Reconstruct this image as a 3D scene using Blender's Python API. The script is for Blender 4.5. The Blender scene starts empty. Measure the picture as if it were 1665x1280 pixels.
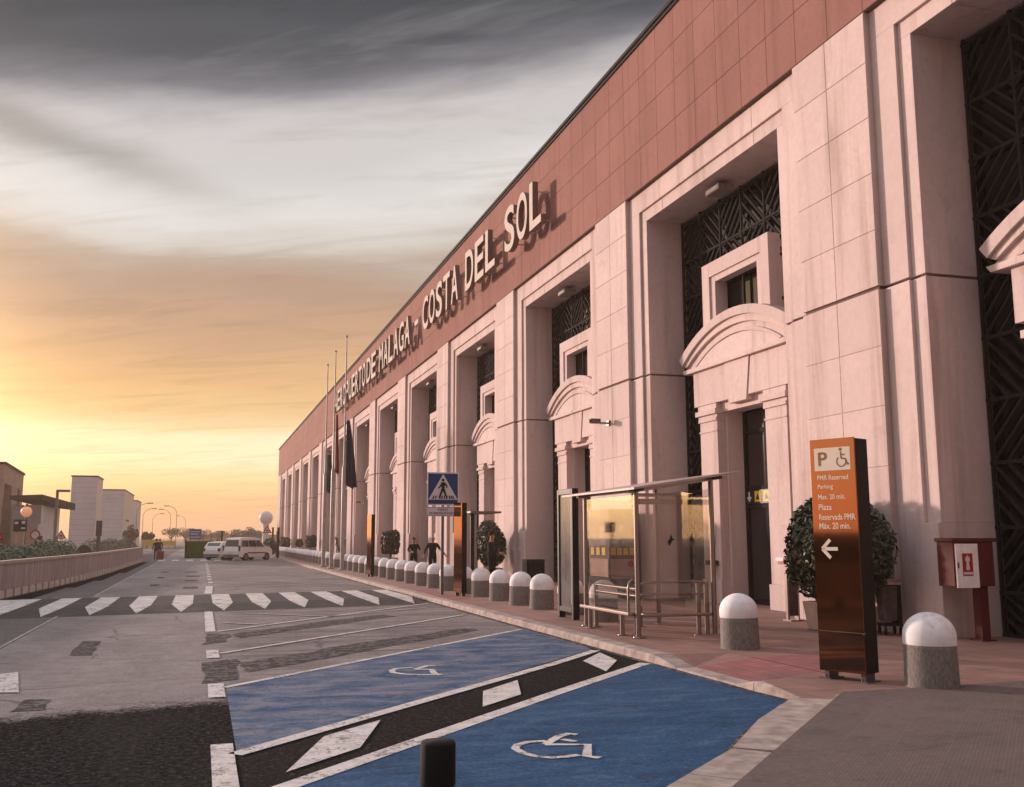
import bpy, bmesh, math, random
from mathutils import Vector, Matrix
PI = math.pi
random.seed(7)
scn = bpy.context.scene

# ------------------------------------------------------------------ camera
FPX, CPX, CPY, VX, HY, W = 1620.0, 801.0, 640.0, 327.0, 875.0, 1665.0
pitch = math.atan((HY - CPY) / FPX)
yaw = math.atan((CPX - VX) / math.hypot(FPX, HY - CPY))
cam = bpy.data.cameras.new('camera')
camo = bpy.data.objects.new('camera', cam)
scn.collection.objects.link(camo)
cam.sensor_fit = 'HORIZONTAL'; cam.sensor_width = 36
cam.lens = FPX * 36 / W
cam.shift_x = (W / 2 - CPX) / W
cam.clip_start = 0.05; cam.clip_end = 6000
camo.location = (0, 0, 1.8)
camo.rotation_euler = (PI / 2 + pitch, 0, -yaw)
scn.camera = camo

# ------------------------------------------------------------------ sky and sun
def lin(c): return c / 12.92 if c <= 0.04045 else ((c + 0.055) / 1.055) ** 2.4
def S(r, g, b, k=1.0): return (lin(r / 255) * k, lin(g / 255) * k, lin(b / 255) * k, 1)

SUN_AZ, SUN_EL = math.radians(-36), math.radians(9)     # azimuth from +Y, negative towards -X
sun_dir = Vector((math.sin(SUN_AZ) * math.cos(SUN_EL), math.cos(SUN_AZ) * math.cos(SUN_EL), math.sin(SUN_EL)))
w = bpy.data.worlds.new('World'); scn.world = w; w.use_nodes = True
nt = w.node_tree; nt.nodes.clear()
def nd(t, kind, **kw):
    n = t.nodes.new(kind)
    for k, v in kw.items(): setattr(n, k, v)
    return n
def put(t, sock, v):
    if v is None: return
    if hasattr(v, 'is_output') or isinstance(v, bpy.types.NodeSocket): t.links.new(v, sock)
    else: sock.default_value = v
def mth(t, op, a, b=None, c=None, clamp=False):
    n = nd(t, 'ShaderNodeMath', operation=op, use_clamp=clamp)
    put(t, n.inputs[0], a); put(t, n.inputs[1], b); put(t, n.inputs[2], c)
    return n.outputs[0]
def vmth(t, op, a, b=None):
    n = nd(t, 'ShaderNodeVectorMath', operation=op)
    put(t, n.inputs[0], a); put(t, n.inputs[1], b)
    return n.outputs['Value'] if op in ('DOT_PRODUCT', 'LENGTH') else n.outputs[0]
def mixc(t, f, a, b, mode='MIX'):
    n = nd(t, 'ShaderNodeMix', data_type='RGBA', blend_type=mode)
    put(t, n.inputs[0], f); put(t, n.inputs[6], a); put(t, n.inputs[7], b)
    return n.outputs[2]
def sstep(t, v, a, b):
    n = nd(t, 'ShaderNodeMapRange', interpolation_type='SMOOTHSTEP')
    put(t, n.inputs[0], v); n.inputs[1].default_value = a; n.inputs[2].default_value = b
    return n.outputs[0]
def noise(t, vec, scale, detail=4, rough=0.55, dist=0.0):
    n = nd(t, 'ShaderNodeTexNoise'); put(t, n.inputs['Vector'], vec)
    n.inputs['Scale'].default_value = scale; n.inputs['Detail'].default_value = detail
    n.inputs['Roughness'].default_value = rough; n.inputs['Distortion'].default_value = dist
    return n.outputs[0]
def ramp(t, fac, stops, interp='LINEAR'):
    n = nd(t, 'ShaderNodeValToRGB'); put(t, n.inputs[0], fac); cr = n.color_ramp; cr.interpolation = interp
    while len(cr.elements) < len(stops): cr.elements.new(0.5)
    for e, (p, c) in zip(cr.elements, sorted(stops, key=lambda s: s[0])): e.position = p; e.color = c
    return n.outputs[0]
def mapping(t, vec, scale):
    n = nd(t, 'ShaderNodeMapping'); put(t, n.inputs[0], vec); n.inputs['Scale'].default_value = scale
    return n.outputs[0]

tc = nd(nt, 'ShaderNodeTexCoord').outputs['Generated']
D = vmth(nt, 'NORMALIZE', tc)
sx = nd(nt, 'ShaderNodeSeparateXYZ'); nt.links.new(D, sx.inputs[0])
dx, dy, dz = sx.outputs
zc = mth(nt, 'MAXIMUM', dz, 0.0)
den = mth(nt, 'ADD', zc, 0.10)
cx = nd(nt, 'ShaderNodeCombineXYZ')
# streaked cloud sheet: rotate so the streaks lie across the view
ux = mth(nt, 'SUBTRACT', mth(nt, 'MULTIPLY', dx, 0.90), mth(nt, 'MULTIPLY', dy, 0.44))
uy = mth(nt, 'ADD', mth(nt, 'MULTIPLY', dx, 0.44), mth(nt, 'MULTIPLY', dy, 0.90))
put(nt, cx.inputs[0], mth(nt, 'DIVIDE', mth(nt, 'MULTIPLY', ux, 0.42), den))
put(nt, cx.inputs[1], mth(nt, 'DIVIDE', uy, den))
cp = cx.outputs[0]
n1 = noise(nt, cp, 0.95, 7, 0.58, 0.5)
n2 = noise(nt, cp, 2.6, 6, 0.6, 0.3)
nn = mth(nt, 'ADD', mth(nt, 'MULTIPLY', n1, 0.66), mth(nt, 'MULTIPLY', n2, 0.42))
nn = mth(nt, 'SUBTRACT', nn, 0.04)
left = mth(nt, 'ADD', mth(nt, 'MULTIPLY', dx, -0.961), mth(nt, 'MULTIPLY', dy, 0.277))
amp = mth(nt, 'ADD', mth(nt, 'MULTIPLY', sstep(nt, zc, 0.03, 0.3), 0.15), 0.03)
zz = mth(nt, 'ADD', zc, mth(nt, 'MULTIPLY', mth(nt, 'SUBTRACT', nn, 0.5), amp))
zz = mth(nt, 'ADD', zz, mth(nt, 'MULTIPLY', mth(nt, 'ADD', mth(nt, 'MULTIPLY', left, 0.14), -0.04), sstep(nt, zc, 0.24, 0.40)))
front = ramp(nt, zz, [
    (0.000, S(230, 172, 134)), (0.018, S(242, 184, 136)), (0.040, S(247, 200, 148)), (0.056, S(252, 222, 168)), (0.074, S(255, 244, 208)),
    (0.096, S(254, 240, 206)), (0.109, S(248, 220, 174)), (0.126, S(236, 194, 140)), (0.150, S(228, 180, 127)), (0.180, S(212, 166, 124)),
    (0.208, S(196, 154, 123)), (0.235, S(182, 148, 123)), (0.262, S(188, 166, 147)), (0.286, S(214, 203, 192)), (0.315, S(226, 220, 215)),
    (0.350, S(210, 204, 200)), (0.378, S(206, 198, 196)), (0.396, S(176, 170, 171)), (0.416, S(124, 120, 124)), (0.445, S(80, 79, 82)), (0.472, S(66, 66, 69)),
    (0.51, S(62, 62, 66)), (0.58, S(84, 86, 92)), (0.66, S(150, 155, 165)), (0.80, S(225, 232, 245)), (1.0, S(245, 248, 255))])
wsp = noise(nt, mapping(nt, cp, (0.6, 1.0, 1.0)), 5.0, 8, 0.68, 0.9)
front = mixc(nt, 1.0, front, ramp(nt, wsp, [(0.28, (0.80, 0.79, 0.78, 1)), (0.5, (1, 1, 1, 1)), (0.72, (1.0, 1.0, 1.0, 1))]), 'MULTIPLY')
wsp2 = noise(nt, mapping(nt, cp, (0.45, 1.0, 1.0)), 2.2, 7, 0.65, 0.6)
front = mixc(nt, mth(nt, 'MULTIPLY', mth(nt, 'MULTIPLY', sstep(nt, wsp2, 0.52, 0.72), sstep(nt, zc, 0.2, 0.34)), 0.30), front, S(222, 216, 212))
db = mth(nt, 'SUBTRACT', mth(nt, 'SUBTRACT', zc, 0.266), mth(nt, 'MULTIPLY', left, 0.22))
db = mth(nt, 'ADD', db, mth(nt, 'MULTIPLY', mth(nt, 'SUBTRACT', n2, 0.5), 0.05))
db = mth(nt, 'DIVIDE', db, 0.017)
db = mth(nt, 'MULTIPLY', mth(nt, 'POWER', 2.718, mth(nt, 'MULTIPLY', mth(nt, 'MULTIPLY', db, db), -1.0)), sstep(nt, left, 0.17, 0.40))
front = mixc(nt, mth(nt, 'MULTIPLY', db, 0.55), front, S(120, 110, 102))
st = noise(nt, mapping(nt, cp, (0.5, 1.0, 1.0)), 0.9, 5, 0.6, 0.2)
front = mixc(nt, mth(nt, 'MULTIPLY', mth(nt, 'MULTIPLY', sstep(nt, st, 0.56, 0.66), mth(nt, 'SUBTRACT', 1.0, sstep(nt, zc, 0.09, 0.13))), 0.45), front, S(232, 180, 128))
over = sstep(nt, zc, 0.56, 0.78)
front = mixc(nt, over, front, (1.08, 1.12, 1.22, 1))
back = mixc(nt, sstep(nt, zc, 0.03, 0.55), (0.50, 0.22, 0.155, 1), (0.46, 0.47, 0.52, 1))
gold = mth(nt, 'MULTIPLY', sstep(nt, left, 0.02, 0.46), mth(nt, 'SUBTRACT', 1.0, sstep(nt, zc, 0.12, 0.27)))
front = mixc(nt, gold, front, mixc(nt, 1.0, front, (1.02, 0.95, 0.74, 1), 'MULTIPLY'))
col = mixc(nt, sstep(nt, dy, -0.45, 0.25), back, front)
# glow of the low sun behind thin cloud, left of the picture
hl = mth(nt, 'SQRT', mth(nt, 'ADD', mth(nt, 'MULTIPLY', dx, dx), mth(nt, 'MULTIPLY', dy, dy)))
hl = mth(nt, 'MAXIMUM', hl, 0.001)
sdot = mth(nt, 'ADD', mth(nt, 'MULTIPLY', dx, math.sin(math.radians(-66))), mth(nt, 'MULTIPLY', dy, math.cos(math.radians(-66))))
sdot = mth(nt, 'DIVIDE', sdot, hl)
g = mth(nt, 'POWER', 2.718, mth(nt, 'MULTIPLY', mth(nt, 'SUBTRACT', sdot, 1.0), 8.0))
g = mth(nt, 'MULTIPLY', g, mth(nt, 'POWER', 2.718, mth(nt, 'MULTIPLY', zc, -4.0)))
glow = mixc(nt, 1.0, mixc(nt, sstep(nt, zc, 0.0, 0.45), (2.9, 1.75, 1.15, 1), (2.6, 2.1, 2.0, 1)), g, 'MULTIPLY')
col = mixc(nt, 1.0, col, glow, 'ADD')
core_dir = Vector((math.sin(math.radians(-26)), math.cos(math.radians(-26)), math.tan(math.radians(3)))).normalized()
cd = vmth(nt, 'DOT_PRODUCT', D, tuple(core_dir))
cg = mth(nt, 'POWER', 2.718, mth(nt, 'MULTIPLY', mth(nt, 'SUBTRACT', cd, 1.0), 70.0))
col = mixc(nt, 1.0, col, mixc(nt, 1.0, (6.0, 3.6, 1.5, 1), cg, 'MULTIPLY'), 'ADD')
sky = nd(nt, 'ShaderNodeTexSky'); sky.sky_type = 'NISHITA'; sky.sun_disc = False
sky.sun_elevation = SUN_EL; sky.sun_rotation = SUN_AZ
bg1 = nd(nt, 'ShaderNodeBackground'); put(nt, bg1.inputs[0], col); bg1.inputs[1].default_value = 1.0
bg2 = nd(nt, 'ShaderNodeBackground'); put(nt, bg2.inputs[0], sky.outputs[0]); bg2.inputs[1].default_value = 0.012
ad = nd(nt, 'ShaderNodeAddShader'); nt.links.new(bg1.outputs[0], ad.inputs[0]); nt.links.new(bg2.outputs[0], ad.inputs[1])
wo = nd(nt, 'ShaderNodeOutputWorld'); nt.links.new(ad.outputs[0], wo.inputs[0])

sl = bpy.data.lights.new('sun', 'SUN'); sl.energy = 4.9; sl.angle = math.radians(4); sl.color = (1.0, 0.74, 0.65)
so = bpy.data.objects.new('sun', sl); scn.collection.objects.link(so)
so.rotation_euler = (-sun_dir).to_track_quat('-Z', 'Y').to_euler()
scn.view_settings.view_transform = 'Standard'; scn.view_settings.look = 'None'
scn.view_settings.exposure = 0.0; scn.view_settings.gamma = 1.0

# ------------------------------------------------------------------ materials
def new_mat(name):
    m = bpy.data.materials.new(name); m.use_nodes = True
    t = m.node_tree; b = t.nodes['Principled BSDF']
    return m, t, b
def mat(name, c, rough=0.6, metal=0.0, var=0.12, scale=3.0, bump=0.0, bscale=40.0, spec=0.22, coat=0.0, stretch=None, dirt=None):
    """plain surface with procedural colour variation, optional bump and a second dirt tone"""
    m, t, b = new_mat(name)
    P = nd(t, 'ShaderNodeNewGeometry').outputs['Position']
    if stretch: P2 = mapping(t, P, stretch)
    else: P2 = P
    f = noise(t, P2, scale, 5, 0.6)
    c = tuple(c[:3])
    lo = tuple(max(0, x * (1 - var * 1.6)) for x in c) + (1,); hi = tuple(min(1, x * (1 + var)) for x in c) + (1,)
    colr = ramp(t, f, [(0.3, lo), (0.72, hi)])
    if dirt:
        dc, ds, d0, d1, dk = dirt
        df = mth(t, 'MULTIPLY', sstep(t, noise(t, P2, ds, 6, 0.65, 0.6), d0, d1), dk)
        colr = mixc(t, df, colr, tuple(dc[:3]) + (1,))
    put(t, b.inputs['Base Color'], colr)
    b.inputs['Roughness'].default_value = rough; b.inputs['Metallic'].default_value = metal
    b.inputs['Specular IOR Level'].default_value = spec
    b.inputs['Coat Weight'].default_value = coat; b.inputs['Coat Roughness'].default_value = 0.08
    if bump:
        bn = nd(t, 'ShaderNodeBump'); bn.inputs['Strength'].default_value = bump; bn.inputs['Distance'].default_value = 0.01
        put(t, bn.inputs['Height'], noise(t, P, bscale, 5, 0.7)); t.links.new(bn.outputs[0], b.inputs['Normal'])
    return m

def stone(name, c, stain):
    m, t, b = new_mat(name)
    P = nd(t, 'ShaderNodeNewGeometry').outputs['Position']
    big = noise(t, P, 0.35, 4, 0.55)
    fine = noise(t, P, 9.0, 6, 0.65)
    streak = noise(t, mapping(t, P, (2.2, 2.2, 0.16)), 1.0, 6, 0.65, 0.4)
    rand = nd(t, 'ShaderNodeNewGeometry').outputs['Random Per Island']
    c = c[:3]
    base = ramp(t, mth(t, 'ADD', mth(t, 'MULTIPLY', big, 0.55), mth(t, 'MULTIPLY', fine, 0.45)),
                [(0.3, tuple(x * 0.80 for x in c) + (1,)), (0.7, tuple(min(1, x * 1.08) for x in c) + (1,))])
    base = mixc(t, mth(t, 'MULTIPLY', rand, 0.34), base, tuple(x * 0.66 for x in c) + (1,))
    base = mixc(t, mth(t, 'MULTIPLY', sstep(t, streak, 0.48, 0.72), 0.6), base, stain)
    blot = noise(t, P, 2.3, 7, 0.7, 0.6)
    base = mixc(t, mth(t, 'MULTIPLY', sstep(t, blot, 0.54, 0.74), 0.35), base, stain)
    put(t, b.inputs['Base Color'], base)
    b.inputs['Roughness'].default_value = 0.9; b.inputs['Specular IOR Level'].default_value = 0.1
    bn = nd(t, 'ShaderNodeBump'); bn.inputs['Strength'].default_value = 0.25; bn.inputs['Distance'].default_value = 0.006
    put(t, bn.inputs['Height'], noise(t, P, 55, 5, 0.7)); t.links.new(bn.outputs[0], b.inputs['Normal'])
    return m

M = {}
M['pier'] = stone('pink_limestone', (0.67, 0.548, 0.525), (0.36, 0.27, 0.24, 1))
M['fascia'] = stone('terracotta_cladding', (0.31, 0.162, 0.138), (0.19, 0.098, 0.082, 1))
M['joint'] = mat('panel_joint', (0.16, 0.10, 0.085), 0.9)
M['core'] = mat('building_core', (0.10, 0.08, 0.075), 0.9)
M['cap'] = mat('roof_cap_metal', (0.032, 0.028, 0.027), 0.8, spec=0.1)
M['steel_dark'] = mat('dark_steel', (0.026, 0.024, 0.025), 0.85, 0.0, spec=0.08)
M['steel_grey'] = mat('grey_steel', (0.16, 0.145, 0.14), 0.4, 0.6)
M['stainless'] = mat('brushed_steel', (0.30, 0.25, 0.23), 0.30, 0.9, 0.1, 30)
M['black'] = mat('black_paint', (0.012, 0.012, 0.013), 0.4)
M['blackmatt'] = mat('black_rubber', (0.010, 0.010, 0.011), 0.8)
M['white'] = mat('white_paint', (0.86, 0.85, 0.86), 0.8, spec=0.15, dirt=((0.42, 0.38, 0.34), 4.0, 0.5, 0.75, 0.55))
M['whitecar'] = mat('white_car_paint', (0.72, 0.70, 0.69), 0.28, coat=0.5, var=0.03)
M['letters'] = mat('cream_letter_face', (0.58, 0.53, 0.47), 0.85, spec=0.05, var=0.04)
M['picto'] = mat('pictogram_orange_brown', (0.30, 0.14, 0.05), 0.5)
M['letterside'] = mat('letter_side', (0.20, 0.12, 0.10), 0.6)
M['conc'] = mat('bollard_concrete', (0.235, 0.215, 0.20), 0.9, var=0.25, scale=30, bump=0.5, bscale=90, dirt=((0.12, 0.105, 0.10), 1.6, 0.5, 0.8, 0.5), stretch=(1.5, 1.5, .6))
M['wallconc'] = mat('barrier_concrete', (0.40, 0.33, 0.32), 0.9, var=0.18, scale=2, bump=0.3, stretch=(2, 2, 0.25), dirt=((0.14, 0.11, 0.10), 1.6, 0.5, 0.75, 0.55))
M['kerb'] = mat('kerb_concrete', (0.42, 0.35, 0.31), 0.9, var=0.25, scale=5, bump=0.4, dirt=((0.20, 0.14, 0.11), 2.2, 0.48, 0.75, 0.65))
def roadpaint():
    m, t, b = new_mat('worn_white_road_paint')
    P = nd(t, 'ShaderNodeNewGeometry').outputs['Position']
    c = ramp(t, noise(t, P, 4.0, 6, 0.65), [(0.3, (0.52, 0.475, 0.45, 1)), (0.6, (0.70, 0.655, 0.62, 1))])
    chip = mth(t, 'ADD', mth(t, 'MULTIPLY', noise(t, P, 22, 4, 0.75), 0.55), mth(t, 'MULTIPLY', noise(t, P, 2.6, 5, 0.7), 0.45))
    c = mixc(t, mth(t, 'MULTIPLY', sstep(t, chip, 0.515, 0.585), 0.85), c, (0.15, 0.135, 0.13, 1))
    put(t, b.inputs['Base Color'], c); b.inputs['Roughness'].default_value = 0.85; b.inputs['Specular IOR Level'].default_value = 0.15
    bn = nd(t, 'ShaderNodeBump'); bn.inputs['Strength'].default_value = 0.4; bn.inputs['Distance'].default_value = 0.005
    put(t, bn.inputs['Height'], noise(t, P, 90, 4, 0.75)); t.links.new(bn.outputs[0], b.inputs['Normal'])
    return m
M['markw'] = roadpaint()
M['markfaint'] = mat('worn_road_paint', (0.50, 0.44, 0.41), 0.8, var=0.2, scale=9, dirt=((0.22, 0.19, 0.18), 5.0, 0.45, 0.7, 0.9))
M['tar'] = mat('tar_patch', (0.060, 0.053, 0.054), 0.9, var=0.45, scale=18, bump=0.5, bscale=90, dirt=((0.20, 0.175, 0.17), 7.0, 0.46, 0.60, 0.75), spec=0.1)
M['brown'] = mat('brown_gloss_panel', (0.215, 0.083, 0.042), 0.06, 0.95, var=0.04)
M['browndark'] = mat('dark_brown_side', (0.007, 0.005, 0.005), 0.4, spec=0.2)
M['cream'] = mat('cream_sign_vinyl', (0.80, 0.70, 0.58), 0.5, var=0.03)
M['blue'] = mat('blue_sign_sheet', (0.012, 0.045, 0.17), 0.45, var=0.1)
M['signwhite'] = mat('white_sign_sheet', (0.62, 0.58, 0.62), 0.5, var=0.04)
M['red'] = mat('red_paint', (0.35, 0.02, 0.02), 0.45)
M['maroon'] = mat('maroon_metal', (0.10, 0.018, 0.022), 0.5)
M['yellow'] = mat('yellow_sticker', (0.70, 0.48, 0.05), 0.5)
M['yellowbar'] = mat('yellow_hoarding', (0.80, 0.50, 0.08), 0.6)
M['skin'] = mat('skin', (0.42, 0.25, 0.18), 0.6, var=0.05)
M['clothblack'] = mat('black_cloth', (0.012, 0.012, 0.014), 0.9, var=0.3, scale=20)
M['clothgrey'] = mat('dark_grey_cloth', (0.035, 0.035, 0.045), 0.9, var=0.3, scale=20)
M['hair'] = mat('dark_hair', (0.02, 0.014, 0.010), 0.8)
M['suitcase'] = mat('red_suitcase', (0.16, 0.03, 0.03), 0.5)
M['flagblue'] = mat('navy_flag_cloth', (0.012, 0.016, 0.05), 0.85)
M['flagred'] = mat('red_flag_cloth', (0.30, 0.02, 0.02), 0.85)
M['flaggreen'] = mat('green_flag_cloth', (0.02, 0.07, 0.05), 0.85)
M['pole'] = mat('white_pole_paint', (0.36, 0.32, 0.31), 0.4)
M['pot'] = mat('pale_planter', (0.52, 0.40, 0.35), 0.85, var=0.15, bump=0.3)
M['potgrey'] = mat('grey_planter', (0.36, 0.33, 0.32), 0.85, var=0.15, bump=0.3)
M['bark'] = mat('bark', (0.06, 0.04, 0.03), 0.9, var=0.3)
M['metalpanel'] = mat('pale_metal_cladding', (0.60, 0.57, 0.58), 0.6, var=0.08, scale=0.5)
M['metalpanel2'] = mat('grey_plaster', (0.26, 0.225, 0.215), 0.8, var=0.12, scale=0.5)
M['beige'] = mat('beige_stone', (0.40, 0.27, 0.21), 0.85, var=0.15, scale=1.2)
M['tan'] = mat('tan_plaster', (0.36, 0.22, 0.15), 0.85, var=0.12)
M['darkglass'] = mat('dark_window', (0.02, 0.018, 0.018), 0.12, spec=0.6)
M['plaque'] = mat('poster_brown', (0.055, 0.03, 0.022), 0.6)
M['paper'] = mat('paper_white', (0.62, 0.58, 0.55), 0.8, var=0.05)
M['greyplastic'] = mat('grey_plastic', (0.14, 0.12, 0.115), 0.6, var=0.2)
M['bagcloth'] = mat('grey_brown_bag', (0.085, 0.066, 0.058), 0.85, var=0.25, scale=8)
M['turf'] = mat('artificial_hedge_panel', (0.06, 0.10, 0.012), 0.9, var=0.35, scale=14, bump=0.8, bscale=30)
M['tail'] = mat('tail_lamp_red', (0.10, 0.012, 0.01), 0.25)
M['dome'] = mat('white_radome', (0.55, 0.55, 0.60), 0.5, var=0.03)
M['asphaltdark'] = mat('fresh_asphalt', (0.019, 0.018, 0.018), 0.95, spec=0.04, var=0.5, scale=20, bump=0.9, bscale=110, dirt=((0.10, 0.094, 0.09), 26.0, 0.55, 0.68, 0.8))
M['post'] = mat('tan_post', (0.16, 0.11, 0.085), 0.5)

def glass_mat(name, tint, alpha):
    m, t, b = new_mat(name)
    tr = nd(t, 'ShaderNodeBsdfTransparent'); tr.inputs[0].default_value = tint
    gl = nd(t, 'ShaderNodeBsdfGlossy'); gl.inputs['Roughness'].default_value = 0.03; gl.inputs[0].default_value = (1, 1, 1, 1)
    ge = nd(t, 'ShaderNodeNewGeometry')
    cs = mth(t, 'ABSOLUTE', vmth(t, 'DOT_PRODUCT', ge.outputs['Incoming'], ge.outputs['Normal']))
    f = mth(t, 'ADD', mth(t, 'MULTIPLY', mth(t, 'POWER', mth(t, 'SUBTRACT', 1.0, cs), 5.0), 0.95), alpha, clamp=True)
    mx = nd(t, 'ShaderNodeMixShader'); put(t, mx.inputs[0], f)
    t.links.new(tr.outputs[0], mx.inputs[1]); t.links.new(gl.outputs[0], mx.inputs[2])
    t.links.new(mx.outputs[0], t.nodes['Material Output'].inputs[0]); t.nodes.remove(b)
    return m
M['glass'] = glass_mat('clear_glass', (0.80, 0.76, 0.72, 1), 0.075)

def leaf_mat(name, a, b_):
    m, t, b = new_mat(name)
    P = nd(t, 'ShaderNodeNewGeometry').outputs['Position']
    r = nd(t, 'ShaderNodeNewGeometry').outputs['Random Per Island']
    f = mth(t, 'ADD', mth(t, 'MULTIPLY', noise(t, P, 3.0, 3), 0.5), mth(t, 'MULTIPLY', r, 0.5))
    put(t, b.inputs['Base Color'], ramp(t, f, [(0.25, a), (0.8, b_)]))
    b.inputs['Roughness'].default_value = 0.55
    return m
M['leaf'] = leaf_mat('dark_ficus_leaf', (0.008, 0.014, 0.007, 1), (0.05, 0.065, 0.028, 1))
M['hedgeleaf'] = leaf_mat('hedge_leaf', (0.02, 0.036, 0.016, 1), (0.085, 0.125, 0.06, 1))
M['farleaf'] = leaf_mat('far_tree_leaf', (0.035, 0.028, 0.018, 1), (0.10, 0.075, 0.05, 1))

# asphalt: worn, pinkish grey, tar streaks and scuffs
def asphalt():
    m, t, b = new_mat('worn_asphalt')
    P = nd(t, 'ShaderNodeNewGeometry').outputs['Position']
    big = noise(t, mapping(t, P, (1, 0.35, 1)), 0.55, 6, 0.6, 0.4)
    med = noise(t, P, 3.2, 6, 0.65)
    grit = noise(t, P, 85, 3, 0.7)
    f = mth(t, 'ADD', mth(t, 'ADD', mth(t, 'MULTIPLY', big, 0.45), mth(t, 'MULTIPLY', med, 0.3)), mth(t, 'MULTIPLY', grit, 0.25))
    c = ramp(t, f, [(0.34, (0.13, 0.114, 0.112, 1)), (0.5, (0.24, 0.208, 0.204, 1)), (0.66, (0.37, 0.325, 0.318, 1))])
    sp = nd(t, 'ShaderNodeSeparateXYZ'); t.links.new(P, sp.inputs[0])
    # dark shoulder along the barrier, and dark surfacing between the parking lines
    edge = mth(t, 'ADD', sp.outputs[0], mth(t, 'MULTIPLY', mth(t, 'SUBTRACT', med, 0.5), 0.25))
    sh = sstep(t, edge, -3.05, -3.2)
    c = mixc(t, mth(t, 'MULTIPLY', sh, 0.62), c, (0.062, 0.055, 0.055, 1))
    sk = noise(t, mapping(t, P, (0.25, 2.4, 1)), 1.0, 6, 0.7, 1.0)
    bay = mth(t, 'MULTIPLY', sstep(t, edge, 0.2, 0.9), sstep(t, sk, 0.43, 0.62))
    c = mixc(t, mth(t, 'MULTIPLY', bay, 0.62), c, (0.055, 0.05, 0.052, 1))
    oil = sstep(t, noise(t, P, 1.3, 6, 0.75, 0.5), 0.63, 0.78)
    c = mixc(t, mth(t, 'MULTIPLY', oil, 0.4), c, (0.06, 0.053, 0.05, 1))
    ck = nd(t, 'ShaderNodeTexVoronoi', feature='DISTANCE_TO_EDGE'); ck.inputs['Scale'].default_value = 0.42
    wv_ = nd(t, 'ShaderNodeVectorMath', operation='ADD'); wn = nd(t, 'ShaderNodeTexNoise'); put(t, wn.inputs['Vector'], P); wn.inputs['Scale'].default_value = 2.2; wn.inputs['Detail'].default_value = 5
    t.links.new(P, wv_.inputs[0]); t.links.new(vmth(t, 'MULTIPLY', wn.outputs['Color'], (0.5, 0.5, 0.0)), wv_.inputs[1]); t.links.new(wv_.outputs[0], ck.inputs['Vector'])
    crack = mth(t, 'MULTIPLY', mth(t, 'SUBTRACT', 1.0, sstep(t, ck.outputs['Distance'], 0.004, 0.016)), sstep(t, big, 0.42, 0.6))
    c = mixc(t, mth(t, 'MULTIPLY', crack, 0.65), c, (0.045, 0.04, 0.04, 1))
    ag = mth(t, 'ADD', mth(t, 'MULTIPLY', noise(t, P, 17, 3, 0.7), 0.55), mth(t, 'MULTIPLY', noise(t, P, 42, 3, 0.75), 0.45))
    c = mixc(t, mth(t, 'MULTIPLY', sstep(t, ag, 0.53, 0.63), 0.55), c, (0.42, 0.375, 0.365, 1))
    c = mixc(t, mth(t, 'MULTIPLY', mth(t, 'SUBTRACT', 1.0, sstep(t, ag, 0.37, 0.47)), 0.6), c, (0.075, 0.066, 0.066, 1))
    # newer black surfacing in front of a ragged joint
    ej = mth(t, 'SUBTRACT', sp.outputs[1], mth(t, 'ADD', mth(t, 'MULTIPLY', sp.outputs[0], 0.26), 11.9))
    ej = mth(t, 'ADD', ej, mth(t, 'ADD', mth(t, 'MULTIPLY', mth(t, 'SUBTRACT', med, 0.5), 1.1), mth(t, 'MULTIPLY', mth(t, 'SUBTRACT', ag, 0.5), 1.6)))
    new = mth(t, 'MULTIPLY', mth(t, 'SUBTRACT', 1.0, sstep(t, ej, -0.35, 0.25)), mth(t, 'SUBTRACT', 1.0, sstep(t, sp.outputs[0], 0.36, 0.38)))
    nc = ramp(t, ag, [(0.36, (0.010, 0.0095, 0.0095, 1)), (0.50, (0.026, 0.0245, 0.024, 1)), (0.60, (0.075, 0.069, 0.066, 1)), (0.68, (0.15, 0.14, 0.135, 1))])
    nc = mixc(t, mth(t, 'MULTIPLY', sstep(t, big, 0.45, 0.65), 0.35), nc, (0.055, 0.05, 0.048, 1))
    c = mixc(t, new, c, nc)
    put(t, b.inputs['Base Color'], c)
    put(t, b.inputs['Specular IOR Level'], mth(t, 'MULTIPLY', mth(t, 'SUBTRACT', 1.0, new), 0.2))
    b.inputs['Roughness'].default_value = 0.9
    bn = nd(t, 'ShaderNodeBump'); bn.inputs['Strength'].default_value = 0.6; bn.inputs['Distance'].default_value = 0.008
    put(t, bn.inputs['Height'], noise(t, P, 110, 4, 0.75)); t.links.new(bn.outputs[0], b.inputs['Normal'])
    return m
M['asphalt'] = asphalt()

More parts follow.
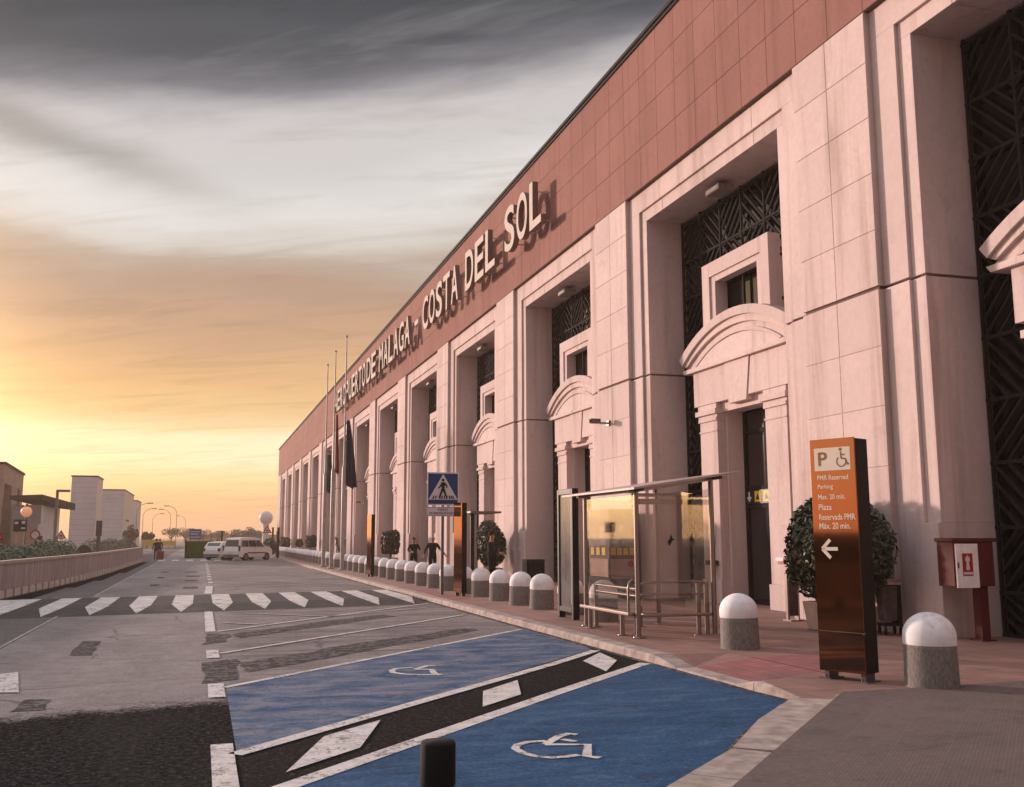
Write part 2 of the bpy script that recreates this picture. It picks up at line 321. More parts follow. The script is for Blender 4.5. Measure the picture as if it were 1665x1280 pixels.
def bluepaint():
    m, t, b = new_mat('worn_blue_road_paint')
    P = nd(t, 'ShaderNodeNewGeometry').outputs['Position']
    a = noise(t, mapping(t, P, (0.8, 1.9, 1)), 1.1, 7, 0.68, 0.7)
    f = noise(t, P, 26, 4, 0.7)
    c = ramp(t, mth(t, 'ADD', mth(t, 'MULTIPLY', a, 0.72), mth(t, 'MULTIPLY', f, 0.28)),
             [(0.34, (0.010, 0.036, 0.080, 1)), (0.46, (0.020, 0.075, 0.165, 1)), (0.55, (0.034, 0.098, 0.20, 1)), (0.63, (0.085, 0.135, 0.22, 1)), (0.73, (0.20, 0.20, 0.24, 1))])
    sp = nd(t, 'ShaderNodeSeparateXYZ'); t.links.new(P, sp.inputs[0])
    far = sstep(t, mth(t, 'SUBTRACT', sp.outputs[1], mth(t, 'MULTIPLY', sp.outputs[0], 1.05)), 7.5, 8.2)     # the far bay is more worn
    wr = sstep(t, noise(t, mapping(t, P, (0.7, 1.3, 1)), 1.7, 8, 0.72, 0.6), 0.36, 0.66)
    c = mixc(t, mth(t, 'MULTIPLY', mth(t, 'MULTIPLY', far, wr), 0.85), c, (0.25, 0.25, 0.30, 1))
    sc = sstep(t, noise(t, mapping(t, P, (0.9, 2.6, 1)), 1.5, 8, 0.76, 0.8), 0.54, 0.66)
    c = mixc(t, mth(t, 'MULTIPLY', sc, 0.7), c, (0.022, 0.030, 0.042, 1))
    gr = mth(t, 'ADD', mth(t, 'MULTIPLY', noise(t, P, 17, 3, 0.7), 0.5), mth(t, 'MULTIPLY', noise(t, P, 42, 3, 0.75), 0.5))
    c = mixc(t, mth(t, 'MULTIPLY', sstep(t, gr, 0.53, 0.62), 0.65), c, (0.016, 0.026, 0.044, 1))
    c = mixc(t, mth(t, 'MULTIPLY', mth(t, 'SUBTRACT', 1.0, sstep(t, gr, 0.37, 0.46)), 0.45), c, (0.15, 0.18, 0.23, 1))
    put(t, b.inputs['Base Color'], c); b.inputs['Roughness'].default_value = 0.85; b.inputs['Specular IOR Level'].default_value = 0.12
    bn = nd(t, 'ShaderNodeBump'); bn.inputs['Strength'].default_value = 0.6; bn.inputs['Distance'].default_value = 0.006
    put(t, bn.inputs['Height'], noise(t, P, 110, 4, 0.75)); t.links.new(bn.outputs[0], b.inputs['Normal'])
    return m
M['bluepaint'] = bluepaint()

def paving(name, c1, c2, mort, sx_, sy_, rot=0.0, dirtc=(0.09, 0.07, 0.065, 1)):
    m, t, b = new_mat(name)
    P = nd(t, 'ShaderNodeNewGeometry').outputs['Position']
    mp = nd(t, 'ShaderNodeMapping'); put(t, mp.inputs[0], P); mp.inputs['Rotation'].default_value = (0, 0, rot)
    br = nd(t, 'ShaderNodeTexBrick'); put(t, br.inputs['Vector'], mp.outputs[0])
    br.inputs['Scale'].default_value = 1.0; br.inputs['Brick Width'].default_value = sx_; br.inputs['Row Height'].default_value = sy_
    br.inputs['Mortar Size'].default_value = 0.006; br.inputs['Mortar Smooth'].default_value = 0.3; br.offset = 0.0
    br.inputs['Color1'].default_value = c1; br.inputs['Color2'].default_value = c2; br.inputs['Mortar'].default_value = mort
    f = noise(t, P, 1.1, 7, 0.68, 0.5)
    c = mixc(t, mth(t, 'MULTIPLY', sstep(t, f, 0.45, 0.72), 0.6), br.outputs[0], dirtc)
    g2 = noise(t, P, 40, 4, 0.7)
    c = mixc(t, mth(t, 'MULTIPLY', sstep(t, g2, 0.5, 0.75), 0.35), c, tuple(x * 0.6 for x in c1[:3]) + (1,))
    put(t, b.inputs['Base Color'], c); b.inputs['Roughness'].default_value = 0.8
    bn = nd(t, 'ShaderNodeBump'); bn.inputs['Strength'].default_value = 0.4; bn.inputs['Distance'].default_value = 0.006
    put(t, bn.inputs['Height'], mth(t, 'ADD', br.outputs['Fac'], mth(t, 'MULTIPLY', g2, -0.6))); bn.invert = True
    t.links.new(bn.outputs[0], b.inputs['Normal'])
    return m
M['pave'] = paving('pink_paving_tiles', (0.31, 0.17, 0.14, 1), (0.24, 0.135, 0.113, 1), (0.12, 0.075, 0.065, 1), 0.4, 0.4)
M['redpave'] = paving('red_tactile_tiles', (0.33, 0.115, 0.115, 1), (0.27, 0.092, 0.096, 1), (0.10, 0.05, 0.05, 1), 0.2, 0.2)
def ribbed():
    m, t, b = new_mat('ribbed_grey_tiles')
    P = nd(t, 'ShaderNodeNewGeometry').outputs['Position']
    mp = nd(t, 'ShaderNodeMapping'); put(t, mp.inputs[0], P); mp.inputs['Rotation'].default_value = (0, 0, math.radians(45))
    br = nd(t, 'ShaderNodeTexBrick'); put(t, br.inputs['Vector'], mp.outputs[0]); br.offset = 0
    br.inputs['Scale'].default_value = 1.0; br.inputs['Brick Width'].default_value = 0.4; br.inputs['Row Height'].default_value = 0.4
    br.inputs['Mortar Size'].default_value = 0.005
    br.inputs['Color1'].default_value = (0.125, 0.090, 0.083, 1); br.inputs['Color2'].default_value = (0.105, 0.078, 0.073, 1); br.inputs['Mortar'].default_value = (0.12, 0.10, 0.09, 1)
    wv = nd(t, 'ShaderNodeTexWave'); put(t, wv.inputs['Vector'], mp.outputs[0]); wv.inputs['Scale'].default_value = 11.0; wv.bands_direction = 'X'
    c = mixc(t, mth(t, 'MULTIPLY', wv.outputs['Fac'], 0.06), br.outputs[0], (0.075, 0.06, 0.056, 1))
    st = sstep(t, noise(t, mapping(t, P, (1.0, 1.6, 1)), 2.2, 8, 0.75, 0.8), 0.50, 0.66)
    c = mixc(t, mth(t, 'MULTIPLY', sstep(t, noise(t, P, 20, 4, 0.75), 0.5, 0.64), 0.45), c, (0.19, 0.145, 0.13, 1))
    c = mixc(t, mth(t, 'MULTIPLY', st, 0.6), c, (0.05, 0.042, 0.04, 1))
    put(t, b.inputs['Base Color'], c); b.inputs['Roughness'].default_value = 0.85
    bn = nd(t, 'ShaderNodeBump'); bn.inputs['Strength'].default_value = 0.12; bn.inputs['Distance'].default_value = 0.004
    put(t, bn.inputs['Height'], wv.outputs['Fac']); t.links.new(bn.outputs[0], b.inputs['Normal'])
    return m
M['ribbed'] = ribbed()

def emis(name, c, k):
    m, t, b = new_mat(name)
    b.inputs['Base Color'].default_value = c; b.inputs['Emission Color'].default_value = c; b.inputs['Emission Strength'].default_value = k
    return m
M['lamp'] = emis('lit_lamp_glass', (0.75, 0.33, 0.16, 1), 0.45)
M['lampwhite'] = emis('lit_tube', (1.0, 0.72, 0.5, 1), 1.2)

# ------------------------------------------------------------------ mesh helpers
class MB:
    def __init__(s): s.v = []; s.f = []; s.m = []; s.sm = []; s.T = Matrix()
    def add(s, vs, fs, m=0, sm=False):
        o = len(s.v); s.v += [tuple(s.T @ Vector(p)) for p in vs]
        for f in fs: s.f.append([i + o for i in f]); s.m.append(m); s.sm.append(sm)
        return s
    def box(s, x0, x1, y0, y1, z0, z1, m=0):
        return s.add([(x0, y0, z0), (x1, y0, z0), (x1, y1, z0), (x0, y1, z0), (x0, y0, z1), (x1, y0, z1), (x1, y1, z1), (x0, y1, z1)],
                     [(0, 3, 2, 1), (4, 5, 6, 7), (0, 1, 5, 4), (1, 2, 6, 5), (2, 3, 7, 6), (3, 0, 4, 7)], m)
    def bar(s, a, b, wd, dp, m=0):
        a = Vector(a); b = Vector(b); d = (b - a).normalized()
        up = Vector((0, 0, 1)) if abs(d.z) < 0.95 else Vector((1, 0, 0))
        r = d.cross(up).normalized(); u = r.cross(d).normalized()
        q = [(r * i * wd / 2 + u * j * dp / 2) for i, j in ((-1, -1), (1, -1), (1, 1), (-1, 1))]
        return s.add([a + p for p in q] + [b + p for p in q], [(3, 2, 1, 0), (4, 5, 6, 7), (0, 1, 5, 4), (1, 2, 6, 5), (2, 3, 7, 6), (3, 0, 4, 7)], m)
    def tube(s, pts, r, n=10, m=0, caps=True):
        pts = [Vector(p) for p in pts]; rs = r if isinstance(r, (list, tuple)) else [r] * len(pts)
        vs = []; fs = []; ref = None
        for i, p in enumerate(pts):
            d = (pts[min(i + 1, len(pts) - 1)] - pts[max(i - 1, 0)]).normalized()
            if ref is None: ref = Vector((0, 0, 1)) if abs(d.z) < 0.9 else Vector((1, 0, 0))
            a = d.cross(ref).normalized(); b = d.cross(a).normalized(); ref = a.cross(d)
            for k in range(n): vs.append(p + (a * math.cos(2 * PI * k / n) + b * math.sin(2 * PI * k / n)) * rs[i])
        for i in range(len(pts) - 1):
            for k in range(n):
                k2 = (k + 1) % n; fs.append((i * n + k, i * n + k2, (i + 1) * n + k2, (i + 1) * n + k))
        s.add(vs, fs, m, True)
        if caps: s.add(vs[:n], [tuple(range(n))], m); s.add(vs[-n:], [tuple(range(n - 1, -1, -1))], m)
        return s
    def lathe(s, prof, c=(0, 0, 0), n=24, m=0, sm=True):
        vs = []; fs = []; k = len(prof)
        for i in range(n):
            a = 2 * PI * i / n
            for r, z in prof: vs.append((c[0] + r * math.cos(a), c[1] + r * math.sin(a), c[2] + z))
        for i in range(n):
            j = (i + 1) % n
            for q in range(k - 1): fs.append((i * k + q, j * k + q, j * k + q + 1, i * k + q + 1))
        return s.add(vs, fs, m, sm)
    def prism(s, poly, f0, f1, m=0, sm=False):
        """poly: list of 2D points; f0/f1 map (a,b)->3D for the two faces"""
        n = len(poly); vs = [f0(*p) for p in poly] + [f1(*p) for p in poly]
        fs = [tuple(range(n)), tuple(range(2 * n - 1, n - 1, -1))] + [((i + 1) % n, i, i + n, (i + 1) % n + n) for i in range(n)]
        return s.add(vs, fs, m, sm)
    def flat(s, pts, z, m=0): return s.add([(x, y, z) for x, y in pts], [tuple(range(len(pts)))], m)
    def ribbon(s, pts, wd, z, m=0):
        pts = [Vector(p) for p in pts]; L = []; R = []
        for i, p in enumerate(pts):
            d = (pts[min(i + 1, len(pts) - 1)] - pts[max(i - 1, 0)]).normalized(); nrm = Vector((-d.y, d.x)) * wd / 2
            L.append(p + nrm); R.append(p - nrm)
        n = len(pts)
        return s.add([(q.x, q.y, z) for q in L + R], [(i, i + 1, n + i + 1, n + i) for i in range(n - 1)], m)
    def sphere(s, c, r, n=16, k=10, m=0, sc=(1, 1, 1)):
        vs = []; fs = []
        for i in range(k + 1):
            t = PI * i / k
            for j in range(n):
                a = 2 * PI * j / n
                vs.append((c[0] + r * sc[0] * math.sin(t) * math.cos(a), c[1] + r * sc[1] * math.sin(t) * math.sin(a), c[2] + r * sc[2] * math.cos(t)))
        for i in range(k):
            for j in range(n):
                j2 = (j + 1) % n; fs.append((i * n + j, (i + 1) * n + j, (i + 1) * n + j2, i * n + j2))
        return s.add(vs, fs, m, True)
    def build(s, name, mats, parent=None, loc=None, bevel=0.0, fix=True):
        me = bpy.data.meshes.new(name); me.from_pydata(s.v, [], s.f)
        for mm in (mats if isinstance(mats, (list, tuple)) else [mats]): me.materials.append(mm)
        me.polygons.foreach_set('material_index', s.m); me.polygons.foreach_set('use_smooth', s.sm)
        if fix:
            bm = bmesh.new(); bm.from_mesh(me); bmesh.ops.recalc_face_normals(bm, faces=bm.faces); bm.to_mesh(me); bm.free()
        me.update()
        o = bpy.data.objects.new(name, me); scn.collection.objects.link(o)
        if parent: o.parent = parent
        if loc: o.location = loc
        if bevel:
            bv = o.modifiers.new('bevel', 'BEVEL'); bv.width = bevel; bv.segments = 2; bv.limit_method = 'ANGLE'
        return o

def tag(o, label, cat, group=None):
    o['label'] = label; o['category'] = cat
    if group: o['group'] = group
    return o
def thing(name, label, cat, loc=(0, 0, 0), rz=0.0, group=None):
    o = bpy.data.objects.new(name, None); scn.collection.objects.link(o)
    o.location = loc; o.rotation_euler = (0, 0, rz); o.empty_display_size = 0.3
    return tag(o, label, cat, group)
def struct(o): o['kind'] = 'structure'; return o
def dup(root, loc, rz=None, label=None, group=None, name=None, scale=None):
    def cp(o, p):
        c = o.copy(); scn.collection.objects.link(c)
        if p: c.parent = p
        for ch in list(o.children): cp(ch, c)
        return c
    r = cp(root, None); r.location = loc
    if rz is not None: r.rotation_euler = (0, 0, rz)
    if label: r['label'] = label
    if group: r['group'] = group
    if scale: r.scale = scale
    return r
def text_geo(txt, ext=0.0, bold=0.0):
    cu = bpy.data.curves.new('t', 'FONT'); cu.body = txt; cu.extrude = ext; cu.offset = bold; cu.resolution_u = 6; cu.align_x = 'LEFT'
    ob = bpy.data.objects.new('t', cu); scn.collection.objects.link(ob)
    bpy.context.view_layer.update()
    dg = bpy.context.evaluated_depsgraph_get(); me = bpy.data.meshes.new_from_object(ob.evaluated_get(dg))
    vs = [tuple(v.co) for v in me.vertices]; fs = [tuple(p.vertices) for p in me.polygons]
    bpy.data.objects.remove(ob); bpy.data.curves.remove(cu); bpy.data.meshes.remove(me)
    xs = [v[0] for v in vs]; ys = [v[1] for v in vs]
    return vs, fs, (min(xs), max(xs), min(ys), max(ys))
def put_text(mb, txt, org, ux_, uz_, wd, ht, nrm, m=0, ext=0.0):
    """text fitted to wd x ht with its lower-left at org; ux_/uz_ unit axes; nrm outward"""
    vs, fs, (a, b, c, d) = text_geo(txt, ext, 0.012)
    o = Vector(org); ux_ = Vector(ux_); uz_ = Vector(uz_); nrm = Vector(nrm)
    kx = wd / (b - a); ky = ht / (d - c)
    mb.add([o + ux_ * (v[0] - a) * kx + uz_ * (v[1] - c) * ky + nrm * v[2] for v in vs], fs, m)

# ================================================================== SETTING: ground, road, markings
mb = MB(); mb.flat([(-1500, -300), (1500, -300), (1500, 3500), (-1500, 3500)], -0.03)
struct(mb.build('ground', mat('far_ground', (0.20, 0.165, 0.15), 0.95, scale=0.05)))
mb = MB(); mb.flat([(-5.9, -6), (8, -6), (8, 420), (-5.9, 420)], 0.0); struct(mb.build('road', M['asphalt']))

# fresh dark asphalt between the blue bays
mb = MB(); mb.flat([(0.25, 8.9), (6.27, 15.9), (6.27, 13.7), (3.0, 6.2), (3.0, -4), (0.21, -4), (0.21, 8.9)], 0.004)
struct(mb.build('fresh_asphalt', M['asphaltdark']))
mb = MB(); mb.flat([(0.36, 8.98), (0.36, 12.92), (6.2, 19.25), (6.2, 15.55)], 0.008); struct(mb.build('blue_parking_bay', M['bluepaint']))
mb = MB(); mb.flat([(0.2, 7.15), (6.35, 13.6), (6.38, 10.0), (3.2, 6.65), (1.6, 4.9), (0.2, 4.0)], 0.008); struct(mb.build('blue_parking_bay', M['bluepaint']))

mk = MB(); Z = 0.012
mk.ribbon([(0.34, 12.86), (6.15, 19.25)], 0.10, Z)                     # upper edge of far blue bay
mk.ribbon([(0.34, 8.93), (4.95, 13.93), (6.17, 15.35)], 0.16, Z)       # between far blue bay and hatching
mk.ribbon([(0.2, 7.2), (4.0, 11.28), (6.24, 13.62)], 0.18, Z)          # hatching and near blue bay
mk.ribbon([(0.36, 20.44), (6.12, 27.55)], 0.10, Z)
mk.ribbon([(0.34, 16.59), (6.02, 23.22)], 0.10, Z)
for q in ([(0.7, 8.16), (1.15, 9.5), (1.79, 10.18), (1.39, 8.91)], [(3.27, 11.7), (3.94, 12.47), (3.63, 11.35), (2.97, 10.64)],
          [(5.47, 14.11), (6.13, 15.07), (5.98, 14.04), (5.35, 12.94)]): mk.flat(q, Z)
for y0, y1 in ((20.45, 26.0), (16.0, 17.15), (12.1, 13.22), (-3, 9.4)): mk.flat([(0.15, y0), (0.34, y0), (0.34, y1), (0.15, y1)], Z)
mk.flat([(0.17, 34.2), (0.42, 34.2), (0.5, 39.5), (0.25, 39.5)], Z)
for y0 in (42, 45.2, 48.4, 51.6, 55, 58.5, 62, 66, 70, 75): mk.flat([(0.35, y0), (0.53, y0), (0.53, y0 + 1.5), (0.35, y0 + 1.5)], Z)
mk.flat([(-2.3, 15.08), (-1.98, 13.13), (-2.9, 13.28), (-3.7, 13.55), (-3.7, 14.0)], Z)
for x0 in (-3.3, -2.2, -1.1, 0.0, 1.1, 2.2): mk.flat([(x0, 83.5), (x0 + .55, 83.5), (x0 + .55, 88), (x0, 88)], Z)   # far crossing
mk.flat([(-1.2, 100), (-1.05, 100), (-1.05, 140), (-1.2, 140)], Z)
struct(mk.build('road_markings', M['markw'], fix=False))
mk = MB()
mk.ribbon([(0.55, 22.5), (1.4, 21.78)], 0.14, Z); mk.ribbon([(1.1, 25.2), (2.9, 23.6)], 0.14, Z); mk.ribbon([(2.9, 23.6), (5.7, 25.9)], 0.10, Z)
mk.ribbon([(-3.12, -3), (-3.12, 27)], 0.05, Z)
mk.ribbon([(-3.12, 34), (-3.1, 82)], 0.06, Z)
y = 36.5
while y < 80:
    mk.ribbon([(0.55, y), (6.1, y + 6.2)], 0.11, Z); y += 3.9
mk.ribbon([(0.5, 39.9), (6.0, 38.9)], 0.11, Z); mk.ribbon([(1.2, 37.4), (4.3, 35.6)], 0.11, Z)
struct(mk.build('worn_road_markings', M['markfaint'], fix=False))
mk = MB(); Z = 0.0125 + .001
mk.ribbon([(3.1, 8.11), (2.97, 8.07), (2.84, 8.07), (2.73, 8.16), (2.67, 8.31), (2.66, 8.5), (2.73, 8.64), (2.85, 8.73), (3.02, 8.73)], 0.075, Z)
mk.ribbon([(3.39, 8.92), (3.33, 8.98), (3.21, 8.9), (2.96, 8.58)], 0.085, Z + .0005); mk.ribbon([(2.96, 8.58), (3.32, 8.47), (3.14, 8.04), (3.22, 7.95)], 0.085, Z + .001)
mk.ribbon([(3.18, 8.76), (3.27, 8.63)], 0.07, Z)
struct(mk.build('wheelchair_symbol', M['markw'], fix=False))
mk = MB()
mk.ribbon([(3.07, 13.27), (2.86, 13.29), (2.66, 13.42), (2.55, 13.61), (2.57, 13.83), (2.67, 14.01), (2.9, 14.04)], 0.085, Z)
mk.ribbon([(3.25, 14.13), (3.14, 14.18), (2.9, 13.86)], 0.09, Z + .0005); mk.ribbon([(2.9, 13.86), (3.11, 13.76), (3.06, 13.34), (3.11, 13.2)], 0.09, Z + .001)
struct(mk.build('wheelchair_symbol', M['markw'], fix=False))
# tar and repair patches
tp = MB(); Z = 0.005
def ragged(poly, a, seed, n=5):
    r = random.Random(seed); out = []
    for (x0, y0), (x1, y1) in zip(poly, poly[1:] + poly[:1]):
        for k in range(n):
            t_ = k / n; out.append((x0 + (x1 - x0) * t_ + r.uniform(-a, a), y0 + (y1 - y0) * t_ + r.uniform(-a, a)))
    return out
tp.flat(ragged([(0.1, 13.3), (0.5, 13.6), (0.62, 15.9), (0.1, 15.5)], .04, 1), Z)
tp.flat(ragged([(0.62, 14.2), (1.9, 15.6), (5.4, 19.5), (5.2, 19.9), (2.5, 17.4), (0.62, 15.3)], .08, 2), Z)
tp.flat(ragged([(0.1, 18.1), (0.5, 18.5), (0.6, 19.9), (0.15, 20.2)], .05, 4), Z)
tp.flat(ragged([(0.7, 19.0), (2.6, 21.3), (4.4, 23.3), (4.2, 23.9), (1.8, 21.4), (0.65, 19.8)], .08, 5), Z)
tp.flat(ragged([(-1.9, 16.97), (-1.92, 19.28), (-1.64, 19.2), (-1.55, 16.95)], .03, 6), Z)
tp.flat(ragged([(-1.84, 11.75), (-1.8, 12.58), (-1.57, 12.51), (-1.51, 11.8)], .03, 7), Z)
for x0, x1, y0 in ((-.77, -.15, 55.5), (-.62, .02, 49.3), (-.6, -.05, 44.4), (-.55, -.03, 38), (-1.96, -1.6, 55.9), (-1.86, -1.55, 48.2), (-1.81, -1.5, 40.3)):
    tp.flat(ragged([(x0, y0), (x1, y0), (x1, y0 + 1.5), (x0, y0 + 1.5)], .04, int(y0)), Z)
struct(tp.build('road_repair_patches', M['tar'], fix=False))

# raised crossing: ramps, table and stripes running up the ramp to points
def cy(x, y): return y + 0.24 * (x - 0.0)
x0, x1 = -5.4, 6.1
A0, A1, B0, B1 = 26.0, 27.7, 31.9, 33.2
mb = MB()
for ya, yb, za, zb in ((A0, A1, 0.004, 0.10), (A1, B0, 0.10, 0.10), (B0, B1, 0.10, 0.004)):
    mb.add([(x0, cy(x0, ya), za), (x1, cy(x1, ya), za), (x1, cy(x1, yb), zb), (x0, cy(x0, yb), zb)], [(0, 1, 2, 3)])
struct(mb.build('raised_crossing', mat('crossing_asphalt', (0.062, 0.055, 0.055), 0.85, var=0.25, scale=6, bump=0.5, bscale=90, dirt=((0.12, 0.105, 0.10), 1.2, 0.5, 0.7, 0.6))))
mk = MB(); e = 0.004
for i in range(-4, 7):
    xc = -0.40 + 1.02 * i; hw = 0.26
    if xc - hw < x0 + .3: continue
    a, b = xc - hw, xc + hw
    if b > 6.05: continue
    mk.add([(a, cy(a, A1), .10 + e), (b, cy(b, A1), .10 + e), (b, cy(b, B0), .10 + e), (a, cy(a, B0), .10 + e)], [(0, 1, 2, 3)])
    mk.add([(a, cy(a, A1), .10 + e), (xc, cy(xc, A0 + .1), .01 + e), (b, cy(b, A1), .10 + e)], [(0, 1, 2)])
    mk.add([(a, cy(a, B0), .10 + e), (b, cy(b, B0), .10 + e), (xc, cy(xc, B1 - .1), .01 + e)], [(0, 1, 2)])
a, b = -5.4, -4.75
mk.add([(a, cy(a, A1), .104), (b, cy(b, A1), .104), (b, cy(b, B0), .104), (a, cy(a, B0), .104)], [(0, 1, 2, 3)])
struct(mk.build('crossing_stripes', M['markw'], fix=False))

# pavement (drains towards the road) with kerb, dropped ramp and splayed corner
KX = 6.35
kerb_pts = [(KX, 420, .12), (KX, 160, .12), (KX, 60, .12), (KX, 40, .12), (KX, 31, .12), (KX, 22, .12), (KX, 13.6, .12), (KX, 12.9, .03), (KX, 11.3, .03), (KX, 10.85, .12), (6.40, 10.0, .12),
            (5.05, 8.62, .12), (4.17, 7.55, .12), (3.42, 6.85, .12), (1.5, 5.05, .12), (-1.5, 2.2, .12), (-4, -0.3, .12)]
def zp(x): return 0.12 if x < 7.6 else 0.12 + min(1, (x - 7.6) / 4.0) * 0.06
pv = MB()
ys = [-6, 9.79, 10.0, 10.85, 11.3, 12.9, 13.6, 20, 40, 80, 160, 420]
for ya, yb in zip(ys, ys[1:]):
    if yb <= 9.8: continue
    xa = 7.0 if ya < 9.9 else KX + .3
    xs_ = [xa, 7.6, 11.6, 13.6] if not (10.8 <= ya < 13.5) else [7.6, 11.6, 13.6]
    for p, q_ in zip(xs_, xs_[1:]):
        pv.add([(p, ya, zp(p)), (q_, ya, zp(q_)), (q_, yb, zp(q_)), (p, yb, zp(p))], [(0, 1, 2, 3)])
pv.add([(13.6, 165, .18), (40, 165, .18), (40, 420, .18), (13.6, 420, .18)], [(0, 1, 2, 3)])
pv.add([(KX + .3, 10.85, .12), (KX + .3, 11.3, .03), (7.6, 11.3, .12), (7.6, 10.85, .12)], [(0, 1, 2), (0, 2, 3)])
pv.add([(KX + .3, 12.9, .03), (KX + .3, 13.6, .12), (7.6, 13.6, .12), (7.6, 12.9, .12)], [(0, 1, 2), (0, 2, 3)])
pv.add([(KX + .3, 11.3, .03), (KX + .3, 12.9, .03), (7.6, 12.9, .12), (7.6, 11.3, .12)], [(0, 1, 2, 3)], 1)
pv.add([(6.2, 9.6, .1195), (7.05, 9.0, .1195), (7.4, 9.9, .1195), (7.3, 10.9, .1195), (6.5, 10.9, .1195)], [(0, 1, 2, 3, 4)])
struct(pv.build('pavement', [M['pave'], M['redpave']], fix=False))
# red tactile strip as a sheet on the flat part
pr = MB(); pr.add([(7.6, 11.2, .125), (7.6, 13.0, .125), (8.5, 12.95, .139), (8.4, 11.3, .137)], [(0, 1, 2, 3)])
pr.add([(6.65, 27.2, .124), (6.65, 32.5, .124), (7.25, 32.5, .124), (7.25, 27.2, .124)], [(0, 1, 2, 3)])
struct(pr.build('red_tactile_paving', M['redpave'], fix=False))
rb = MB(); rb.add([(6.84, 9.79, .130), (3.56, 6.38, .130), (-4.0, -1.44, .130), (-4.0, -6, .122), (13.6, -6, .205), (13.6, 9.79, .205), (11.6, 9.79, .183), (7.6, 9.79, .1305)],
                  [(0, 1, 2, 3, 4, 5, 6, 7)])
struct(rb.build('ribbed_pavement', M['ribbed'], fix=False))
kb = MB(); gap = 0.012
def kerb_stone(p, q_, wd, r):
    p = Vector(p); q_ = Vector(q_); d = (q_ - p); L = d.length
    n2 = Vector((d.y, -d.x, 0)).normalized()
    if n2.x < 0 and abs(d.y) > abs(d.x) : n2 = -n2
    if n2.dot(Vector((1, -1, 0))) < 0: n2 = -n2
    u = d / L; a = p + u * gap / 2; b = q_ - u * gap / 2
    dzz = r.uniform(-.003, .003)
    vs = []
    for base in (a, b):
        for off, z in ((0.0, -0.02), (0.018, base.z - .022), (0.04, base.z + dzz), (wd, base.z + dzz + .002), (wd, -0.02)):
            vs.append((base.x + n2.x * off, base.y + n2.y * off, z))
    kb.add(vs, [(0, 1, 6, 5), (1, 2, 7, 6), (2, 3, 8, 7), (3, 4, 9, 8), (0, 4, 3, 2, 1), (5, 6, 7, 8, 9)])
rk = random.Random(5)
for p, q_ in zip(kerb_pts, kerb_pts[1:]):
    p = Vector(p); q_ = Vector(q_); L = (q_ - p).length
    diag = p.y <= 10.0
    step = 1.0 if not p.y > 70 else 8.0
    n = max(1, round(L / step))
    for k in range(n):
        kerb_stone(p.lerp(q_, k / n), p.lerp(q_, (k + 1) / n), 0.52 if diag else 0.30, rk)
struct(kb.build('kerb', M['kerb']))
mb = MB()
for p, q_ in zip(kerb_pts, kerb_pts[1:]):
    if p[1] > 100: continue
    a = Vector(p); b = Vector(q_); d = (b - a); n2 = Vector((-d.y, d.x, 0)).normalized()
    if n2.dot(Vector((-1, 1, 0))) < 0: n2 = -n2
    mb.add([(a.x, a.y, .0105), (b.x, b.y, .0105), (b.x + n2.x * .09, b.y + n2.y * .09, .0105), (a.x + n2.x * .09, a.y + n2.y * .09, .0105)], [(0, 1, 2, 3)])
struct(mb.build('kerb_foot_strip', M['tar'], fix=False))  # thin dark strip on the road along the foot of the kerb

# ================================================================== TERMINAL BUILDING
FX = 11.6; P0 = 14.95; PT = 11.08; ZB = 0.10
terminal = thing('terminal_building', 'long pink stone airport terminal with tall recessed bays, arched doorways and terracotta fascia', 'building', (FX, 0, 0))
def bx(mb_, y0, y1, z0, z1, xf, xb, m=0): mb_.box(xf, xb, y0, y1, z0, z1, m)   # x relative to the facade plane
# fascia
fa = MB(); zr = [11.635, 12.80, 13.87, 14.93, 15.98]
kmin, kmax = -2, 13
ya = P0 + PT * kmin; yend = 164.6
npan = int(round((yend - ya) / 1.108))
for i in range(npan):
    a = ya + i * 1.108
    for z0, z1 in zip(zr, zr[1:]): fa.box(0.0, 0.06, a + .007, a + 1.108 - .007, z0 + .007, z1 - .007)
fa.build('fascia', M['fascia'], terminal)
fb = MB(); fb.box(0.016, 1.8, ya, yend, 11.63, 15.97); fb.build('fascia_backing', M['joint'], terminal)
cp_ = MB(); cp_.box(-0.10, 2.0, ya, yend + .1, 16.0, 16.10); cp_.box(-0.05, 0.0, ya, yend + .05, 15.9, 16.0)
cp_.build('roof_edge', M['cap'], terminal)
co = MB(); co.box(1.86, 36, ya, yend - .1, 0.0, 15.9); co.build('rear_block', M['core'], terminal)

def pier_mesh(width=2.37):
    m_ = MB()
    rows = [0.10, 0.90, 1.98, 3.06, 4.14, 5.22, 6.27, 6.33, 7.38, 8.46, 9.54, 10.62, 11.62]
    for z0, z1 in zip(rows, rows[1:]):
        if abs(z0 - 6.27) < .01: continue
        for y0, y1 in ((0.0, 1.235), (1.235, width)):
            m_.box(0.0, 0.05, y0 + (.007 if y0 else 0), y1 - (.007 if y1 < width else 0), z0 + .006, z1 - .006)
    return m_
def pier_core(width=2.37):
    m_ = MB()
    m_.box(0.016, 1.4, 0.004, width - .004, ZB, 6.265, 0); m_.box(0.05, 1.4, 0.03, width - .03, 6.265, 6.335, 1); m_.box(0.016, 1.4, 0.004, width - .004, 6.335, 11.628, 0)
    return m_
Y1, Y2 = 2.37, 11.08      # recess
O1, O2 = 3.34, 10.08      # opening
OT = 10.72
